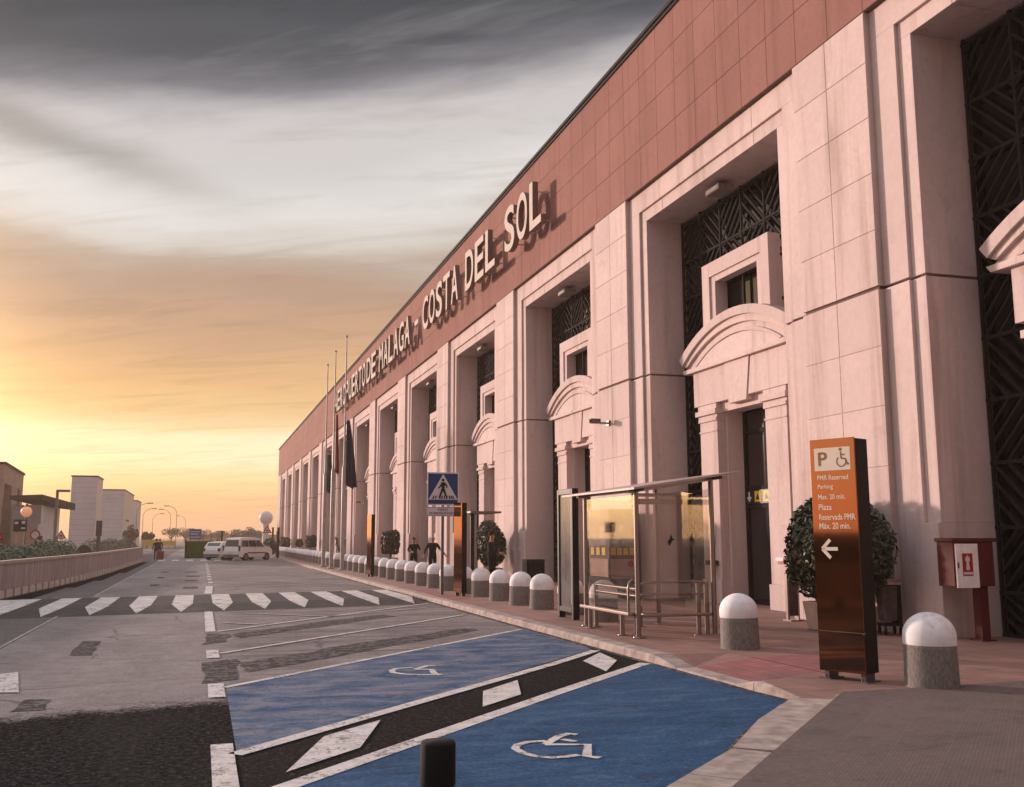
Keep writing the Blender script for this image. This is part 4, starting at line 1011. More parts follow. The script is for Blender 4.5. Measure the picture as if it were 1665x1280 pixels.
# ================================================================== FLAGPOLES
def drape(mb_, z0, z1, wtop, wbot, seed):
    r = random.Random(seed); n = 14; k = 16; vs = []
    for i in range(k + 1):
        f = i / k; wd = wtop + (wbot - wtop) * f ** .8
        for j in range(n + 1):
            g_ = j / n
            vs.append((.1 + wd * g_, (.09 + .06 * f) * math.sin(g_ * 11 + f * 2.2 + seed) * (.4 + g_), z0 + (z1 - z0) * f - .10 * (z0 - z1) * g_ * f * (1 if g_ < .7 else .4)))
    mb_.add(vs, [(i * (n + 1) + j, i * (n + 1) + j + 1, (i + 1) * (n + 1) + j + 1, (i + 1) * (n + 1) + j) for i in range(k) for j in range(n)], 0, True)
for loc, h, lab, flags in (((6.95, 59.8, .12), 12.0, 'leftmost white flagpole with a dark green and white flag hanging limp', [('flaggreen', 6.6, 4.4, .22, .42)]),
                           ((6.98, 56.3, .12), 12.2, 'middle white flagpole with a thin furled red flag', [('flagred', 8.6, 5.4, .10, .24), ]),
                           ((7.25, 53.8, .12), 12.6, 'rightmost and tallest white flagpole with a navy flag hanging limp', [('flagblue', 8.0, 4.5, .14, .62)])):
    t = thing('flagpole', lab, 'flagpole', loc, 0, 'flagpoles by the kerb')
    m_ = MB(); m_.tube([(0, 0, 0), (0, 0, 5.4), (0, 0, 5.6), (0, 0, h)], [.115, .11, .055, .028], 14); m_.sphere((0, 0, h + .04), .07, 10, 6); m_.lathe([(.0, 0), (.2, 0), (.2, .05), (.13, .08)], n=16); m_.build('pole', M['pole'], t)
    for c_, z0, z1, wt, wb in flags:
        m_ = MB(); drape(m_, z0, z1, wt, wb, len(lab)); o = m_.build('flag', M[c_], t, fix=False); o.rotation_euler = (0, 0, -.2)
        sd = o.modifiers.new('thickness', 'SOLIDIFY'); sd.thickness = .01

# ================================================================== PLANTS
def leaf_cloud(mb_, c, r, n, size, seed, box=False, gaps=0.0, lumps=9):
    """n leaf-sized faces spread on and inside an uneven volume"""
    q = random.Random(seed); L = []
    for _ in range(lumps):
        d = Vector((q.gauss(0, 1), q.gauss(0, 1), q.gauss(0, .8))).normalized()
        L.append((d, q.uniform(-.26, .26)))
    cnt = 0
    while cnt < n:
        d = Vector((q.gauss(0, 1), q.gauss(0, 1), q.gauss(0, 1))).normalized()
        k = 1 + sum(a * max(0, d.dot(l)) ** 4 for l, a in L)
        rad = q.uniform(.55, 1.0) ** .5 * k
        if box:
            mx_ = max(abs(d.x), abs(d.y), abs(d.z)); rad = min(rad / mx_, 1.35) * .92
        p = Vector((c[0] + d.x * r[0] * rad, c[1] + d.y * r[1] * rad, c[2] + d.z * r[2] * rad))
        s_ = size * q.uniform(.6, 1.5)
        nrm = (d + Vector((q.uniform(-1, 1), q.uniform(-1, 1), q.uniform(-.6, 1))) * .8).normalized()
        a = nrm.cross(Vector((q.uniform(-1, 1), q.uniform(-1, 1), q.uniform(-1, 1)))).normalized(); b = nrm.cross(a)
        mb_.add([p - a * s_, p - b * s_ * .5 + nrm * s_ * .12, p + a * s_, p + b * s_ * .5 + nrm * s_ * .12], [(0, 1, 2, 3)])
        cnt += 1
def bush(loc, r, h0, lab, n, size, seed, pot='pot', box=False, pr=.42, ph=.5):
    t = thing('potted_bush', lab, 'plant', loc, 0, 'clipped bushes in planters before the piers')
    m_ = MB(); m_.add([(-pr * .85, -pr * .85, 0), (pr * .85, -pr * .85, 0), (pr * .85, pr * .85, 0), (-pr * .85, pr * .85, 0), (-pr, -pr, ph), (pr, -pr, ph), (pr, pr, ph), (-pr, pr, ph)],
                      [(0, 3, 2, 1), (0, 1, 5, 4), (1, 2, 6, 5), (2, 3, 7, 6), (3, 0, 4, 7), (4, 5, 6, 7)]); m_.build('planter', M[pot], t, bevel=.02)
    m_ = MB(); m_.tube([(0, 0, ph - .05), (.02, .03, h0), (0, 0, h0 + r[2] * .6)], [.05, .045, .02], 8)
    for a in range(5): m_.tube([(0, 0, h0 - .1), (math.cos(a * 1.26) * r[0] * .6, math.sin(a * 1.26) * r[1] * .6, h0 + r[2] * .5)], [.03, .012], 6)
    m_.build('stem', M['bark'], t)
    m_ = MB(); leaf_cloud(m_, (0, 0, h0 + r[2] * .75), r, n, size, seed, box); m_.build('foliage', M['leaf'], t, fix=False)
    m_ = MB(); m_.sphere((0, 0, h0 + r[2] * .75), 1, 12, 8, 0, (r[0] * .5, r[1] * .5, r[2] * .55)); m_.build('inner_foliage', M['leaf'], t)
    return t
bush((10.95, 15.75, .17), (.58, 1.6, 1.0), .70, 'large dark bush in a pale planter partly hidden behind the big brown totem', 7000, .058, 11)
bush((10.75, 37.5, .16), (.58, .95, .92), .72, 'tall dark bush in a grey planter right of the brown column totem', 3600, .065, 12, 'potgrey')
bush((10.7, 58.6, .16), (.52, .62, .70), .85, 'boxy clipped dark bush left of the two standing people', 2600, .075, 13, 'potgrey', True)
bush((10.7, 103.0, .16), (.55, .8, .62), .82, 'square clipped dark bush in front of a far pier left of the flagpoles', 1200, .11, 14, 'potgrey', True)
bush((10.7, 116.0, .16), (.4, .5, .45), .7, 'low round far bush beside the square clipped bush', 500, .1, 16, 'potgrey')
bush((10.7, 136.0, .16), (.7, 1.6, .7), .5, 'broad dark bush group at the far end of the terminal', 900, .12, 17, 'potgrey', True)
# open potted plant (yucca like) near the flagpoles
t = thing('potted_plant', 'open spiky potted plant in front of the pier by the rightmost flagpole', 'plant', (10.7, 81.0, .16))
m_ = MB(); m_.lathe([(0, 0), (.28, 0), (.36, .5), (0, .5)], n=20); m_.build('planter', M['potgrey'], t)
m_ = MB(); q = random.Random(9)
for sx_, sy_, sz_ in ((-.2, .5, 1.5), (.2, -.9, 1.35), (.1, .1, .9)):
    m_.tube([(0, 0, .45), (sx_ * .6, sy_ * .6, sz_ * .7), (sx_, sy_, sz_)], .05, 8, 1)
    for i in range(60):
        d = Vector((q.gauss(0, 1), q.gauss(0, 1), q.gauss(.3, .8))).normalized(); p = Vector((sx_, sy_, sz_)); s2 = d.cross(Vector((0, 0, 1))).normalized() * .04
        m_.add([p - s2, p + s2, p + d * q.uniform(.35, .6) + Vector((0, 0, -.1))], [(0, 1, 2)])
m_.build('foliage', [M['leaf'], M['bark']], t, fix=False)

# ================================================================== SMALL THINGS BY THE FACADE
t = thing('waste_cart', 'wheeled waste cart with grey brown bag and pale tray behind the rightmost bollard', 'cart', (11.3, 14.75, .175), -.25); t.scale = (.54, .6, .95)
m_ = MB(); m_.box(-.34, .34, -.26, .30, .88, .95); m_.box(-.36, .36, -.28, .32, .95, .985); m_.build('tray', M['stainless'], t, bevel=.01)
m_ = MB(); m_.add([(-.26, -.2, .24), (.16, -.2, .24), (.16, .24, .24), (-.26, .24, .24), (-.32, -.25, .88), (.2, -.25, .88), (.2, .27, .88), (-.32, .27, .88)],
                  [(0, 3, 2, 1), (0, 1, 5, 4), (1, 2, 6, 5), (2, 3, 7, 6), (3, 0, 4, 7), (4, 5, 6, 7)]); m_.build('bag', M['bagcloth'], t, bevel=.05)
m_ = MB(); m_.box(.17, .31, -.22, .24, .2, .9); m_.build('side_panel', M['blackmatt'], t, bevel=.02)
m_ = MB(); m_.box(-.3, .3, -.22, .26, .16, .21); m_.build('chassis', M['black'], t)
for x, y in ((-.24, -.2), (.24, -.2), (-.24, .22), (.24, .22)):
    m_ = MB(); m_.tube([(x - .02, y, .08), (x + .02, y, .08)], .08, 14); m_.build('wheel', M['blackmatt'], t)

t = thing('fire_cabinet', 'maroon fire hydrant cabinet with white door and red pictogram on a post', 'cabinet', (11.64, 13.4, .18), 0)
m_ = MB(); m_.box(-.22, .55, -.12, .25, .86, 1.56); m_.box(-.25, .6, -.15, .27, 1.56, 1.62); m_.build('body', M['maroon'], t, bevel=.01)
m_ = MB(); m_.box(-.20, .22, -.155, -.122, .84, 1.53); m_.build('door', M['white'], t, bevel=.008)
m_ = MB(); m_.box(-.09, .10, -.163, -.156, 1.03, 1.38); m_.build('pictogram_panel', M['red'], t)
m_ = MB(); fy = lambda yv: (lambda a, b: (a, yv, b))
m_.prism([(-.035, 1.12), (.04, 1.12), (.03, 1.2), (.025, 1.24), (.05, 1.28), (.04, 1.32), (.015, 1.33), (.005, 1.365), (-.012, 1.33), (-.035, 1.32), (-.045, 1.28), (-.02, 1.24), (-.025, 1.2)], fy(-.166), fy(-.1635))
m_.box(-.08, .09, -.166, -.1635, 1.05, 1.09); m_.build('pictogram', M['signwhite'], t)
m_ = MB(); m_.box(-.185, -.16, -.165, -.156, 1.15, 1.24); m_.build('latch', M['steel_grey'], t)
m_ = MB(); m_.box(.34, .5, .0, .16, -.02, .86); m_.box(.28, .56, -.06, .22, -.02, .02); m_.build('post', M['maroon'], t)

t = thing('ash_stand', 'slim grey steel stand beside the planter right of the near door', 'stand', (11.35, 17.75, .17), .15)
m_ = MB()
for x in (-.13, .13): m_.box(x - .02, x + .02, -.03, .03, 0, .95)
m_.box(-.16, .16, -.12, .12, 0, .03); m_.box(-.15, .15, -.035, .035, .92, .97); m_.build('frame', M['stainless'], t)
m_ = MB(); m_.box(-.11, .11, -.012, .012, .1, .92); m_.build('panel', M['bagcloth'], t)

t = thing('wall_ashtray', 'white wall ashtray on the door surround left of the big planter', 'ashtray', (FX + .96, 19.85, 1.28))
m_ = MB(); m_.box(-.16, 0, -.16, .16, 0, .09); m_.build('tray', M['white'], t, bevel=.015)
m_ = MB(); m_.box(-.12, 0, -.12, .12, -.06, 0); m_.build('bracket', M['red'], t)
t = thing('notice_board', 'pale paper notices on the door surround behind the shelter post', 'notice', (FX + .985, 23.2, 1.55))
m_ = MB(); m_.box(-.006, 0, -.16, .16, .3, .62); m_.box(-.009, 0, -.13, .17, 0, .27); m_.build('paper', M['paper'], t)
t = thing('intercom_box', 'small brown wall box below the paper notices', 'box', (FX + .985, 23.1, 1.12))
m_ = MB(); m_.box(-.2, 0, -.17, .17, 0, .12); m_.build('housing', M['plaque'], t, bevel=.01)
m_ = MB(); m_.box(-.205, -.19, .17, .2, .03, .1); m_.build('tip', M['white'], t)

t = thing('litter_bin', 'dark slatted litter bin inside the bay left of the poster case', 'bin', (11.55, 34.6, .18))
m_ = MB()
for i in range(7): m_.box(-.3 + i * .1 - .03, -.3 + i * .1 + .03, -.28, -.24, .1, .8)
for i in range(7): m_.box(-.33, -.29, -.25 + i * .085 - .03, -.25 + i * .085 + .03, .1, .8)
m_.box(-.34, .34, -.3, .3, .8, .86); m_.box(-.27, .3, -.22, .28, .06, .78); m_.build('slats', M['steel_dark'], t)
m_ = MB(); m_.box(-.34, .34, -.3, .3, .0, .06); m_.build('base', M['black'], t)

# ================================================================== LEFT SIDE: barrier wall, hedges, signs, buildings
wl = [(-7.1, 8), (-5.95, 27), (-5.55, 33), (-5.1, 40), (-4.75, 46), (-4.45, 56), (-4.2, 81)]
t = thing('barrier_wall', 'long grey concrete barrier wall with pale coping along the left of the road', 'wall', (-5, 40, 0))
pa = MB(); ca = MB(); bl = MB(); gu = MB()
for (xa, ya_), (xb, yb_) in zip(wl, wl[1:]):
    a = Vector((xa + 5, ya_ - 40, 0)); b = Vector((xb + 5, yb_ - 40, 0)); d = (b - a); L = d.length; u = d / L; nn_ = Vector((u.y, -u.x, 0))
    def seg(mbx, s0, s1, o0, o1, z0, z1):
        p = [a + u * s0 + nn_ * o0, a + u * s1 + nn_ * o0, a + u * s1 + nn_ * o1, a + u * s0 + nn_ * o1]
        mbx.add([q_ + Vector((0, 0, z0)) for q_ in p] + [q_ + Vector((0, 0, z1)) for q_ in p], [(0, 3, 2, 1), (4, 5, 6, 7), (0, 1, 5, 4), (1, 2, 6, 5), (2, 3, 7, 6), (3, 0, 4, 7)])
    n = max(1, round(L / 2.2))
    for i in range(n): seg(pa, L * i / n + .008, L * (i + 1) / n - .008, -.22, 0, .27, 1.04)
    seg(ca, 0, L, -.26, .04, 1.04, 1.13)
    n = max(1, round(L / .95))
    for i in range(n): seg(bl, L * (i + .10) / n, L * (i + .84) / n, -.2, .035, 0.04, .262)
    seg(gu, 0, L, -.25, -.21, .03, .30)  # added dark slab blocks light behind the gaps so the slots look dark
    seg(gu, 0, L, -.3, .04, -.02, .03)
    gd = MB()
pa.build('panel', M['wallconc'], t); ca.build('coping', mat('pale_coping', (0.42, 0.35, 0.31), 0.85, scale=4), t); bl.build('base_block', mat('pale_base_blocks', (0.62, 0.54, 0.49), 0.85, scale=6), t); gu.build('footing_and_backing', M['joint'], t)
m_ = MB()
for (xa, ya_), (xb, yb_) in zip(wl[1:], wl[2:]): m_.add([(xa + .04, ya_, .003), (xa + .75, ya_, .003), (xb + .45, yb_, .003), (xb + .04, yb_, .003)], [(0, 1, 2, 3)])
struct(m_.build('wall_foot_strip', M['asphaltdark'], fix=False))  # dark strip on the ground along the foot of the wall
t = thing('wall_post', 'thick dark post rising from the barrier wall', 'post', (-4.85, 53, 0))
m_ = MB(); m_.box(-.09, .09, -.09, .09, 0, 1.9); m_.build('shaft', M['steel_grey'], t)
m_ = MB(); m_.box(-.13, .13, -.13, .13, 1.9, 2.65); m_.build('head', mat('post_head', (0.11, 0.09, 0.085), .6), t)

def hedge(lab, x, y0, y1, z1, th, n, seed, mt):
    t = thing('hedge', lab, 'hedge', (x, (y0 + y1) / 2, -.03), 0, 'hedges behind the barrier wall')
    h = (y1 - y0) / 2; m_ = MB(); q = random.Random(seed)
    for _ in range(n):
        f = q.uniform(-1, 1); e_ = 1 - max(0, abs(f) - .8) * 2.2
        a = q.uniform(-.2, PI + .2); rr = q.uniform(.8, 1.05) * (1 + .08 * math.sin(f * 9 + seed) + .05 * math.sin(f * 23))
        p = Vector((math.cos(a) * th * .5 * rr, f * h, max(.05, math.sin(a) * z1 * rr * e_)))
        nr = Vector((math.cos(a), q.uniform(-.6, .6), math.sin(a) + .2)).normalized(); s_ = q.uniform(.05, .11)
        a2 = nr.cross(Vector((q.uniform(-1, 1), q.uniform(-1, 1), q.uniform(-1, 1)))).normalized(); b2 = nr.cross(a2)
        m_.add([p - a2 * s_, p - b2 * s_ * .6, p + a2 * s_, p + b2 * s_ * .6], [(0, 1, 2, 3)])
    m_.build('foliage', mt, t, fix=False)
    m_ = MB(); m_.prism([(math.cos(a) * th * .4, math.sin(a) * z1 * .85) for a in [PI * i / 10 for i in range(11)]], lambda a, b: (a, -h * .95, b), lambda a, b: (a, h * .95, b)); m_.build('inner_foliage', mt, t)
hedge('tall unseen hedge added behind the barrier wall, left of the frame, to darken the totem reflection', -9.3, 2, 42, 2.35, 2.0, 5000, 4, M['leaf'])  # added out of view so the lower totem face mirrors something dark
hedge('low green hedge behind the barrier wall in front of the tan building', -8.8, 46, 58, 1.35, 2.2, 7000, 1, M['hedgeleaf'])
hedge('rounded green hedge behind the barrier wall below the white tower block', -8.6, 58, 73, 1.55, 2.2, 7000, 2, M['hedgeleaf'])
hedge('long dark hedge behind the far part of the barrier wall', -7.8, 74, 128, 1.6, 1.8, 7000, 3, M['leaf'])

def warn(loc, lab, s_=.3, h=2.0):
    t = thing('warning_sign', lab, 'sign', loc, 0, 'triangular warning signs')
    m_ = MB(); m_.tube([(0, .03, 0), (0, .03, h + s_)], .035, 8); m_.build('pole', M['steel_grey'], t)
    m_ = MB(); fv = lambda yv: (lambda a, b: (a, yv, b + h))
    m_.prism([(-s_, -s_ * .6), (s_, -s_ * .6), (0, s_ * 1.1)], fv(-.02), fv(0)); m_.build('red_border', M['red'], t)
    m_ = MB(); m_.prism([(-s_ * .62, -s_ * .4), (s_ * .62, -s_ * .4), (0, s_ * .68)], fv(-.026), fv(-.021)); m_.build('white_face', M['paper'], t)
    m_ = MB(); m_.prism([(-.1 * s_ / .3, -.2 * s_), (.1 * s_ / .3, -.2 * s_), (.04, .15 * s_), (-.04, .15 * s_)], fv(-.032), fv(-.027)); m_.build('symbol', M['black'], t)
    return t
warn((-8.1, 45, -.03), 'triangular warning sign at the left edge in front of the tan building', .42, 2.0)
warn((-9.3, 75, -.03), 'triangular warning sign in front of the white tower block', .36, 2.0)
warn((6.75, 110, .12), 'triangular warning sign beside the dark posts near the far kerb', .5, 2.5)
t = thing('prohibition_sign', 'round red ringed prohibition sign with white arrow plate above the hedge', 'sign', (-8.75, 60, -.03))
m_ = MB(); m_.tube([(0, .03, 0), (0, .03, 2.1)], .035, 8); m_.build('pole', M['black'], t)
m_ = MB(); m_.T = Matrix.Translation((0, 0, 2.0)) @ Matrix.Rotation(PI / 2, 4, 'X'); m_.lathe([(0, 0), (.27, 0), (.27, .02), (0, .02)], n=28, sm=False); m_.build('red_ring', M['red'], t)
m_ = MB(); m_.T = Matrix.Translation((0, -.022, 2.0)) @ Matrix.Rotation(PI / 2, 4, 'X'); m_.lathe([(0, 0), (.19, 0), (.19, .004), (0, .004)], n=28, sm=False); m_.build('white_face', M['paper'], t)
m_ = MB(); m_.bar((-.17, -.03, 2.13), (.17, -.03, 1.87), .05, .006); m_.build('red_bar', M['red'], t)
m_ = MB(); m_.prism([(-.1, 1.72), (.3, 1.6), (.42, 1.62), (.32, 1.7), (0, 1.82)], lambda a, b: (a, -.04, b), lambda a, b: (a, -.025, b)); m_.build('arrow_plate', M['paper'], t)
t = thing('direction_sign', 'dark green direction board with pale symbols on a white post by the tan building', 'sign', (-8.75, 55, -.03))
m_ = MB(); m_.box(-.3, .32, -.03, .03, 2.15, 2.75); m_.build('board', mat('dark_green_board', (0.03, 0.035, 0.028), .6), t)
m_ = MB(); m_.box(.08, .24, -.04, -.031, 2.53, 2.68); m_.box(.06, .26, -.04, -.031, 2.28, 2.36); m_.box(-.24, -.08, -.04, -.031, 2.52, 2.64); m_.build('symbol', M['paper'], t)
m_ = MB(); m_.box(-.2, -.1, .031, .09, 0, 2.3); m_.build('post', M['pole'], t)
t = thing('notice_sign', 'blank pale board on a dark post above the low hedge', 'sign', (-8.75, 62, -.03))
m_ = MB(); m_.box(-.17, .17, -.02, .02, 1.95, 2.6); m_.build('board', M['paper'], t)
m_ = MB(); m_.box(-.1, .1, -.04, .04, 0, 1.95); m_.build('post', M['black'], t)
t = thing('globe_lamp', 'lit orange globe lamp on a post right of the tan building', 'lamp', (-10.5, 68, -.03))
m_ = MB(); m_.tube([(0, 0, 0), (0, 0, 3.25)], .05, 10); m_.sphere((0, 0, 3.83), .12, 10, 6); m_.build('post', M['steel_grey'], t)
m_ = MB(); m_.sphere((0, 0, 3.45), .33, 18, 12); m_.build('globe', M['lamp'], t)

# tan building at far left: its facade runs slightly away to the left
t = thing('tan_building', 'low tan stone building with tall dark window slots at the far left', 'building', (-21.1, 133, -.03), math.radians(3.7)); t.scale = (1.9, 1.9, 1.9)
h = 4.95
m_ = MB()
for y0, y1, z0, z1 in ((-10.6, 0, h - 1.0, h), (-1.35, 0, 0, h - 1.0), (-6.3, -3.3, 0, h - 1.0), (-10.6, -10, 0, h - 1)): m_.box(-.5, 0, y0, y1, z0, z1)
m_.box(-4.5, -.5, -.4, 0, 0, h); m_.box(-4.5, -.45, -10.6, -.4, 0, h - .05); m_.build('wall', M['beige'], t)
m_ = MB(); m_.box(-4.6, .08, -10.7, .1, h, h + .12); m_.build('roof_edge', M['cap'], t)
m_ = MB(); m_.box(-.44, -.40, -3.3, -1.35, 0, h - 1.0); m_.build('window', M['darkglass'], t)
m_ = MB(); m_.box(-.44, -.40, -10, -6.3, 0, h - 1.0); m_.build('window', M['tan'], t)

t = thing('grey_building', 'grey building with dark overhanging roof between tan building and white tower', 'building', (-15.6, 112, -.03), 0)
m_ = MB(); m_.box(-3.0, -.3, 0, 14, 0, 5.2); m_.build('wall', M['metalpanel2'], t)
m_ = MB(); m_.box(-.3, -.28, 0.05, 13.9, 0, 5.15); m_.build('side_wall', M['metalpanel'], t)
m_ = MB(); m_.add([(-3.3, -.8, 6.1), (-.2, -.8, 6.25), (.7, 3, 6.0), (1.0, 17, 5.9), (-3.3, 17, 6.0), (-3.3, -.8, 5.75), (-.2, -.8, 5.75), (.7, 3, 5.3), (1.0, 17, 5.1), (-3.3, 17, 5.6)],
                  [(0, 1, 2, 3, 4), (9, 8, 7, 6, 5), (0, 1, 6, 5), (1, 2, 7, 6), (2, 3, 8, 7), (3, 4, 9, 8), (4, 0, 5, 9)]); m_.build('roof', M['cap'], t)
for y in (2.5, 5.5, 9.5):
    m_ = MB(); m_.box(-.27, -.24, y - .25, y + .25, 2.8, 4.4); m_.build('window', M['paper'], t)
m_ = MB(); m_.box(-2.9, -.9, -.1, -.02, .5, 2.6); m_.build('panel', M['tan'], t)
def slab(lab, x0, x1, y, dep, h_, ribs):
    t = thing('tower_block', lab, 'building', (x1, y, -.03), 0, 'pale windowless tower blocks')
    m_ = MB(); n = int(h_ / .72)
    for i in range(n): m_.box(x0 - x1, -.06, 0, dep, h_ * i / n + .012, h_ * (i + 1) / n - .012)
    m_.build('cladding', M['metalpanel'], t)
    m_ = MB(); m_.box(x0 - x1 + .02, -.08, .05, dep - .05, 0, h_ - .02); m_.build('wall', M['metalpanel2'], t)
    m_ = MB(); m_.box(-.055, 0, -.02, dep + .02, 0, h_ + .05); m_.build('side_wall', mat('lit_side_' + str(len(lab)), (0.66, 0.54, 0.48), .7), t)  # warm light on the side face is put into this lighter colour
    m_ = MB(); m_.box(x0 - x1 - .1, .1, -.1, dep + .1, h_ + .055, h_ + .2); m_.build('roof_edge', M['cap'], t)
    return t
slab('tallest looking pale windowless tower block, left of the three', -17.64, -14.3, 150, 8.5, 10.3, 1)
s2_ = slab('middle pale tower block with blue grey front', -17.6, -13.45, 190, 26, 10.25, 1)
m_ = MB(); m_.box(.02, .06, 8, 12, 1.5, 3.2); m_.build('side_sign', M['plaque'], s2_); m_ = MB(); m_.box(.02, .06, 6, 14, 4.9, 5.2); m_.build('side_text', M['plaque'], s2_)
slab('furthest pale tower block right behind the middle one', -15.5, -13.3, 225, 14, 9.6, 1)
t = thing('roof_duct', 'square grey pipe frame beside the tallest tower block', 'duct', (-13.35, 110.3, -.03))
m_ = MB(); m_.bar((-.9, 0, 0), (-.9, 0, 6.6), .25, .25); m_.bar((-1.0, 0, 6.6), (.3, 0, 6.6), .25, .25); m_.build('pipe', M['steel_grey'], t)

# ================================================================== FAR END OF THE ROAD
def lamp_post(loc, rz, h, lab):
    t = thing('street_lamp', lab, 'street lamp', loc, rz, 'tall curved street lamps far down the road')
    m_ = MB(); pts = [(0, 0, 0), (0, 0, h * .8)] + [(1.9 * (1 - math.cos(a)), 0, h * .8 + h * .2 * math.sin(a)) for a in [PI / 2 * i / 8 for i in range(1, 9)]]
    m_.tube(pts, [.07] + [.05] * (len(pts) - 2) + [.035], 8); m_.build('pole', M['beige'], t)
    m_ = MB(); m_.box(1.7, 2.7, -.16, .16, h - .06, h + .1); m_.build('head', M['greyplastic'], t, bevel=.03)
for (x, y, rz, h, lab) in ((-11.2, 190, 0, 8.0, 'nearest curved street lamp right beside the furthest tower block'), (-12.0, 225, 0, 8.0, 'second curved street lamp from the tower blocks'),
                           (-12.0, 270, 0, 8.0, 'third curved street lamp, leaning out over the road from the left'), (-7.0, 245, PI, 8.4, 'curved street lamp right of the road centre, arm to the left'),
                           (-4.6, 310, PI, 8.3, 'faint further street lamp with arm to the left'), (-5.2, 225, PI, 8.6, 'rightmost curved street lamp left of the blue road sign')):
    lamp_post((x, y, -.03), rz, h, lab)
t = thing('yellow_hoarding', 'low bright yellow hoarding across the far end of the road', 'hoarding', (-7.4, 200, 0))
m_ = MB(); m_.box(-3.2, -.2, 0, .1, .3, 1.5); m_.box(-.1, 2.9, 0, .1, .35, 1.3); m_.build('panel', M['yellowbar'], t)
m_ = MB()
for x in (-3, -1.5, 0, 1.5, 2.8): m_.box(x - .05, x + .05, .11, .2, 0, 1.3)
m_.build('post', M['steel_grey'], t)
t = thing('green_enclosure', 'box shaped enclosure clad in green turf with dark ends on the far road', 'enclosure', (0.05, 95, 0))
m_ = MB(); m_.box(-1.3, 1.35, 0, 2.2, .08, 1.52); m_.build('turf_cladding', M['turf'], t, bevel=.02)
m_ = MB(); m_.box(-1.42, -1.31, -.05, 2.3, 0, 1.62); m_.box(1.36, 1.46, -.05, 2.3, 0, 1.7); m_.box(-1.3, 1.35, .05, 2.1, 0, .08); m_.build('end_frame', mat('dark_green_frame', (0.02, 0.03, 0.012), .8), t)
t = thing('blue_road_sign', 'blue rectangular road sign on two posts above the green enclosure', 'sign', (-.6, 112, 0))
m_ = MB(); m_.box(-.62, .62, -.03, 0, 1.65, 2.75); m_.build('board', mat('faded_blue_sign', (0.13, 0.14, 0.30), .5), t)
m_ = MB(); m_.box(-.5, .45, -.045, -.031, 2.42, 2.5); m_.box(-.5, .3, -.045, -.031, 2.18, 2.26); m_.box(-.5, .5, -.045, -.031, 1.85, 1.93); m_.build('text_line', M['signwhite'], t)
for x in (-.45, .45):
    m_ = MB(); m_.box(x - .04, x + .04, .005, .08, 0, 2.7); m_.build('post', M['steel_grey'], t)
t = thing('white_radome', 'white sphere on a slender white column behind the parked van', 'tower', (18.0, 300, -.03))
m_ = MB(); m_.sphere((0, 0, 7.65), 1.95, 32, 20); m_.build('dome', M['dome'], t)
m_ = MB(); m_.lathe([(.95, 0), (.8, 4.5), (1.0, 6.2)], n=20); m_.build('column', M['dome'], t)
for i, (x, y, h, lab) in enumerate(((6.75, 101, 2.7, 'dark slim post nearest the warning sign at the far kerb'), (6.35, 88, 2.55, 'dark slim post just right of the parked van'), (6.7, 94, 2.3, 'dark slim post between the two taller ones near the van'),
                                    (2.1, 110, 2.5, 'dark post standing behind the green enclosure'), (1.1, 118, 2.3, 'brown post behind the right end of the green enclosure'))):
    t = thing('kerb_post', lab, 'post', (x, y, .1 if x > 6.3 else 0))
    m_ = MB(); m_.box(-.09, .09, -.09, .09, 0, h); m_.build('shaft', M['black'] if i != 4 else M['tan'], t)
    m_ = MB(); m_.box(-.11, .11, -.11, .11, h, h + .04); m_.build('cap', M['steel_dark'], t)

def tree(loc, h, r, seed, lab, n=900):
    t = thing('far_tree', lab, 'tree', loc, 0, 'hazy trees on the horizon'); q = random.Random(seed)
    m_ = MB(); m_.tube([(0, 0, 0), (.1, 0, h * .35), (0, .1, h * .7)], [.22, .16, .06], 8)
    for a in range(6):
        an = a * 1.05 + seed; m_.tube([(0, 0, h * .3), (math.cos(an) * r * .6, math.sin(an) * r * .6, h * (.6 + .2 * q.random()))], [.1, .03], 6)
    m_.build('trunk', M['bark'], t)
    m_ = MB()
    for k in range(7):
        an = q.uniform(0, 6.28); rr = q.uniform(.2, .65) * r
        leaf_cloud(m_, (math.cos(an) * rr, math.sin(an) * rr, h * q.uniform(.5, .85)), (r * .5, r * .5, h * .2), n // 7, .22, seed * 13 + k)
    m_.build('crown', M['farleaf'], t, fix=False)
tl = [(-11.4, 180, 3.8, 1.2, 'hazy tree just right of the furthest tower block'), (-10.5, 215, 3.3, 1.3, 'small hazy tree left of the yellow hoarding'),
      (-9, 330, 5.0, 3.2, 'rounded hazy tree right of the yellow hoarding'), (-5.0, 345, 5.2, 3.4, 'rounded hazy tree left of the blue road sign'), (0.5, 350, 4.6, 3.2, 'low hazy tree behind the green enclosure'),
      (5.5, 330, 4.3, 3.0, 'low hazy tree left of the parked van'), (10.0, 300, 4.2, 3.0, 'hazy tree above the parked van roof'), (12.5, 290, 4.7, 2.6, 'feathery hazy tree right above the van'), (16.5, 320, 4.4, 3.0, 'hazy tree left of the white radome'), (20.5, 260, 3.9, 2.6, 'hazy tree right of the white radome column')]
for i, (x, y, h, r, lab) in enumerate(tl): tree((x, y, -.03), h, r, i + 1, lab)
t = thing('low_far_building', 'low hazy building line behind the van and trees', 'building', (6, 380, -.03))
m_ = MB(); m_.box(-12, 22, 0, 10, 0, 2.9); m_.box(-3, 4, -1, 0, 0, 3.4); m_.build('wall', M['beige'], t)
m_ = MB(); m_.box(-12.3, 22.3, -.3, 10.3, 2.9, 3.1); m_.build('roof', M['tan'], t)
bt = thing('round_shrub', 'green shrub between the van bonnet and the dark posts', 'shrub', (5.9, 92, .1))
m_ = MB(); leaf_cloud(m_, (0, 0, .9), (.75, .9, .85), 900, .09, 77); m_.build('foliage', M['hedgeleaf'], bt, fix=False)
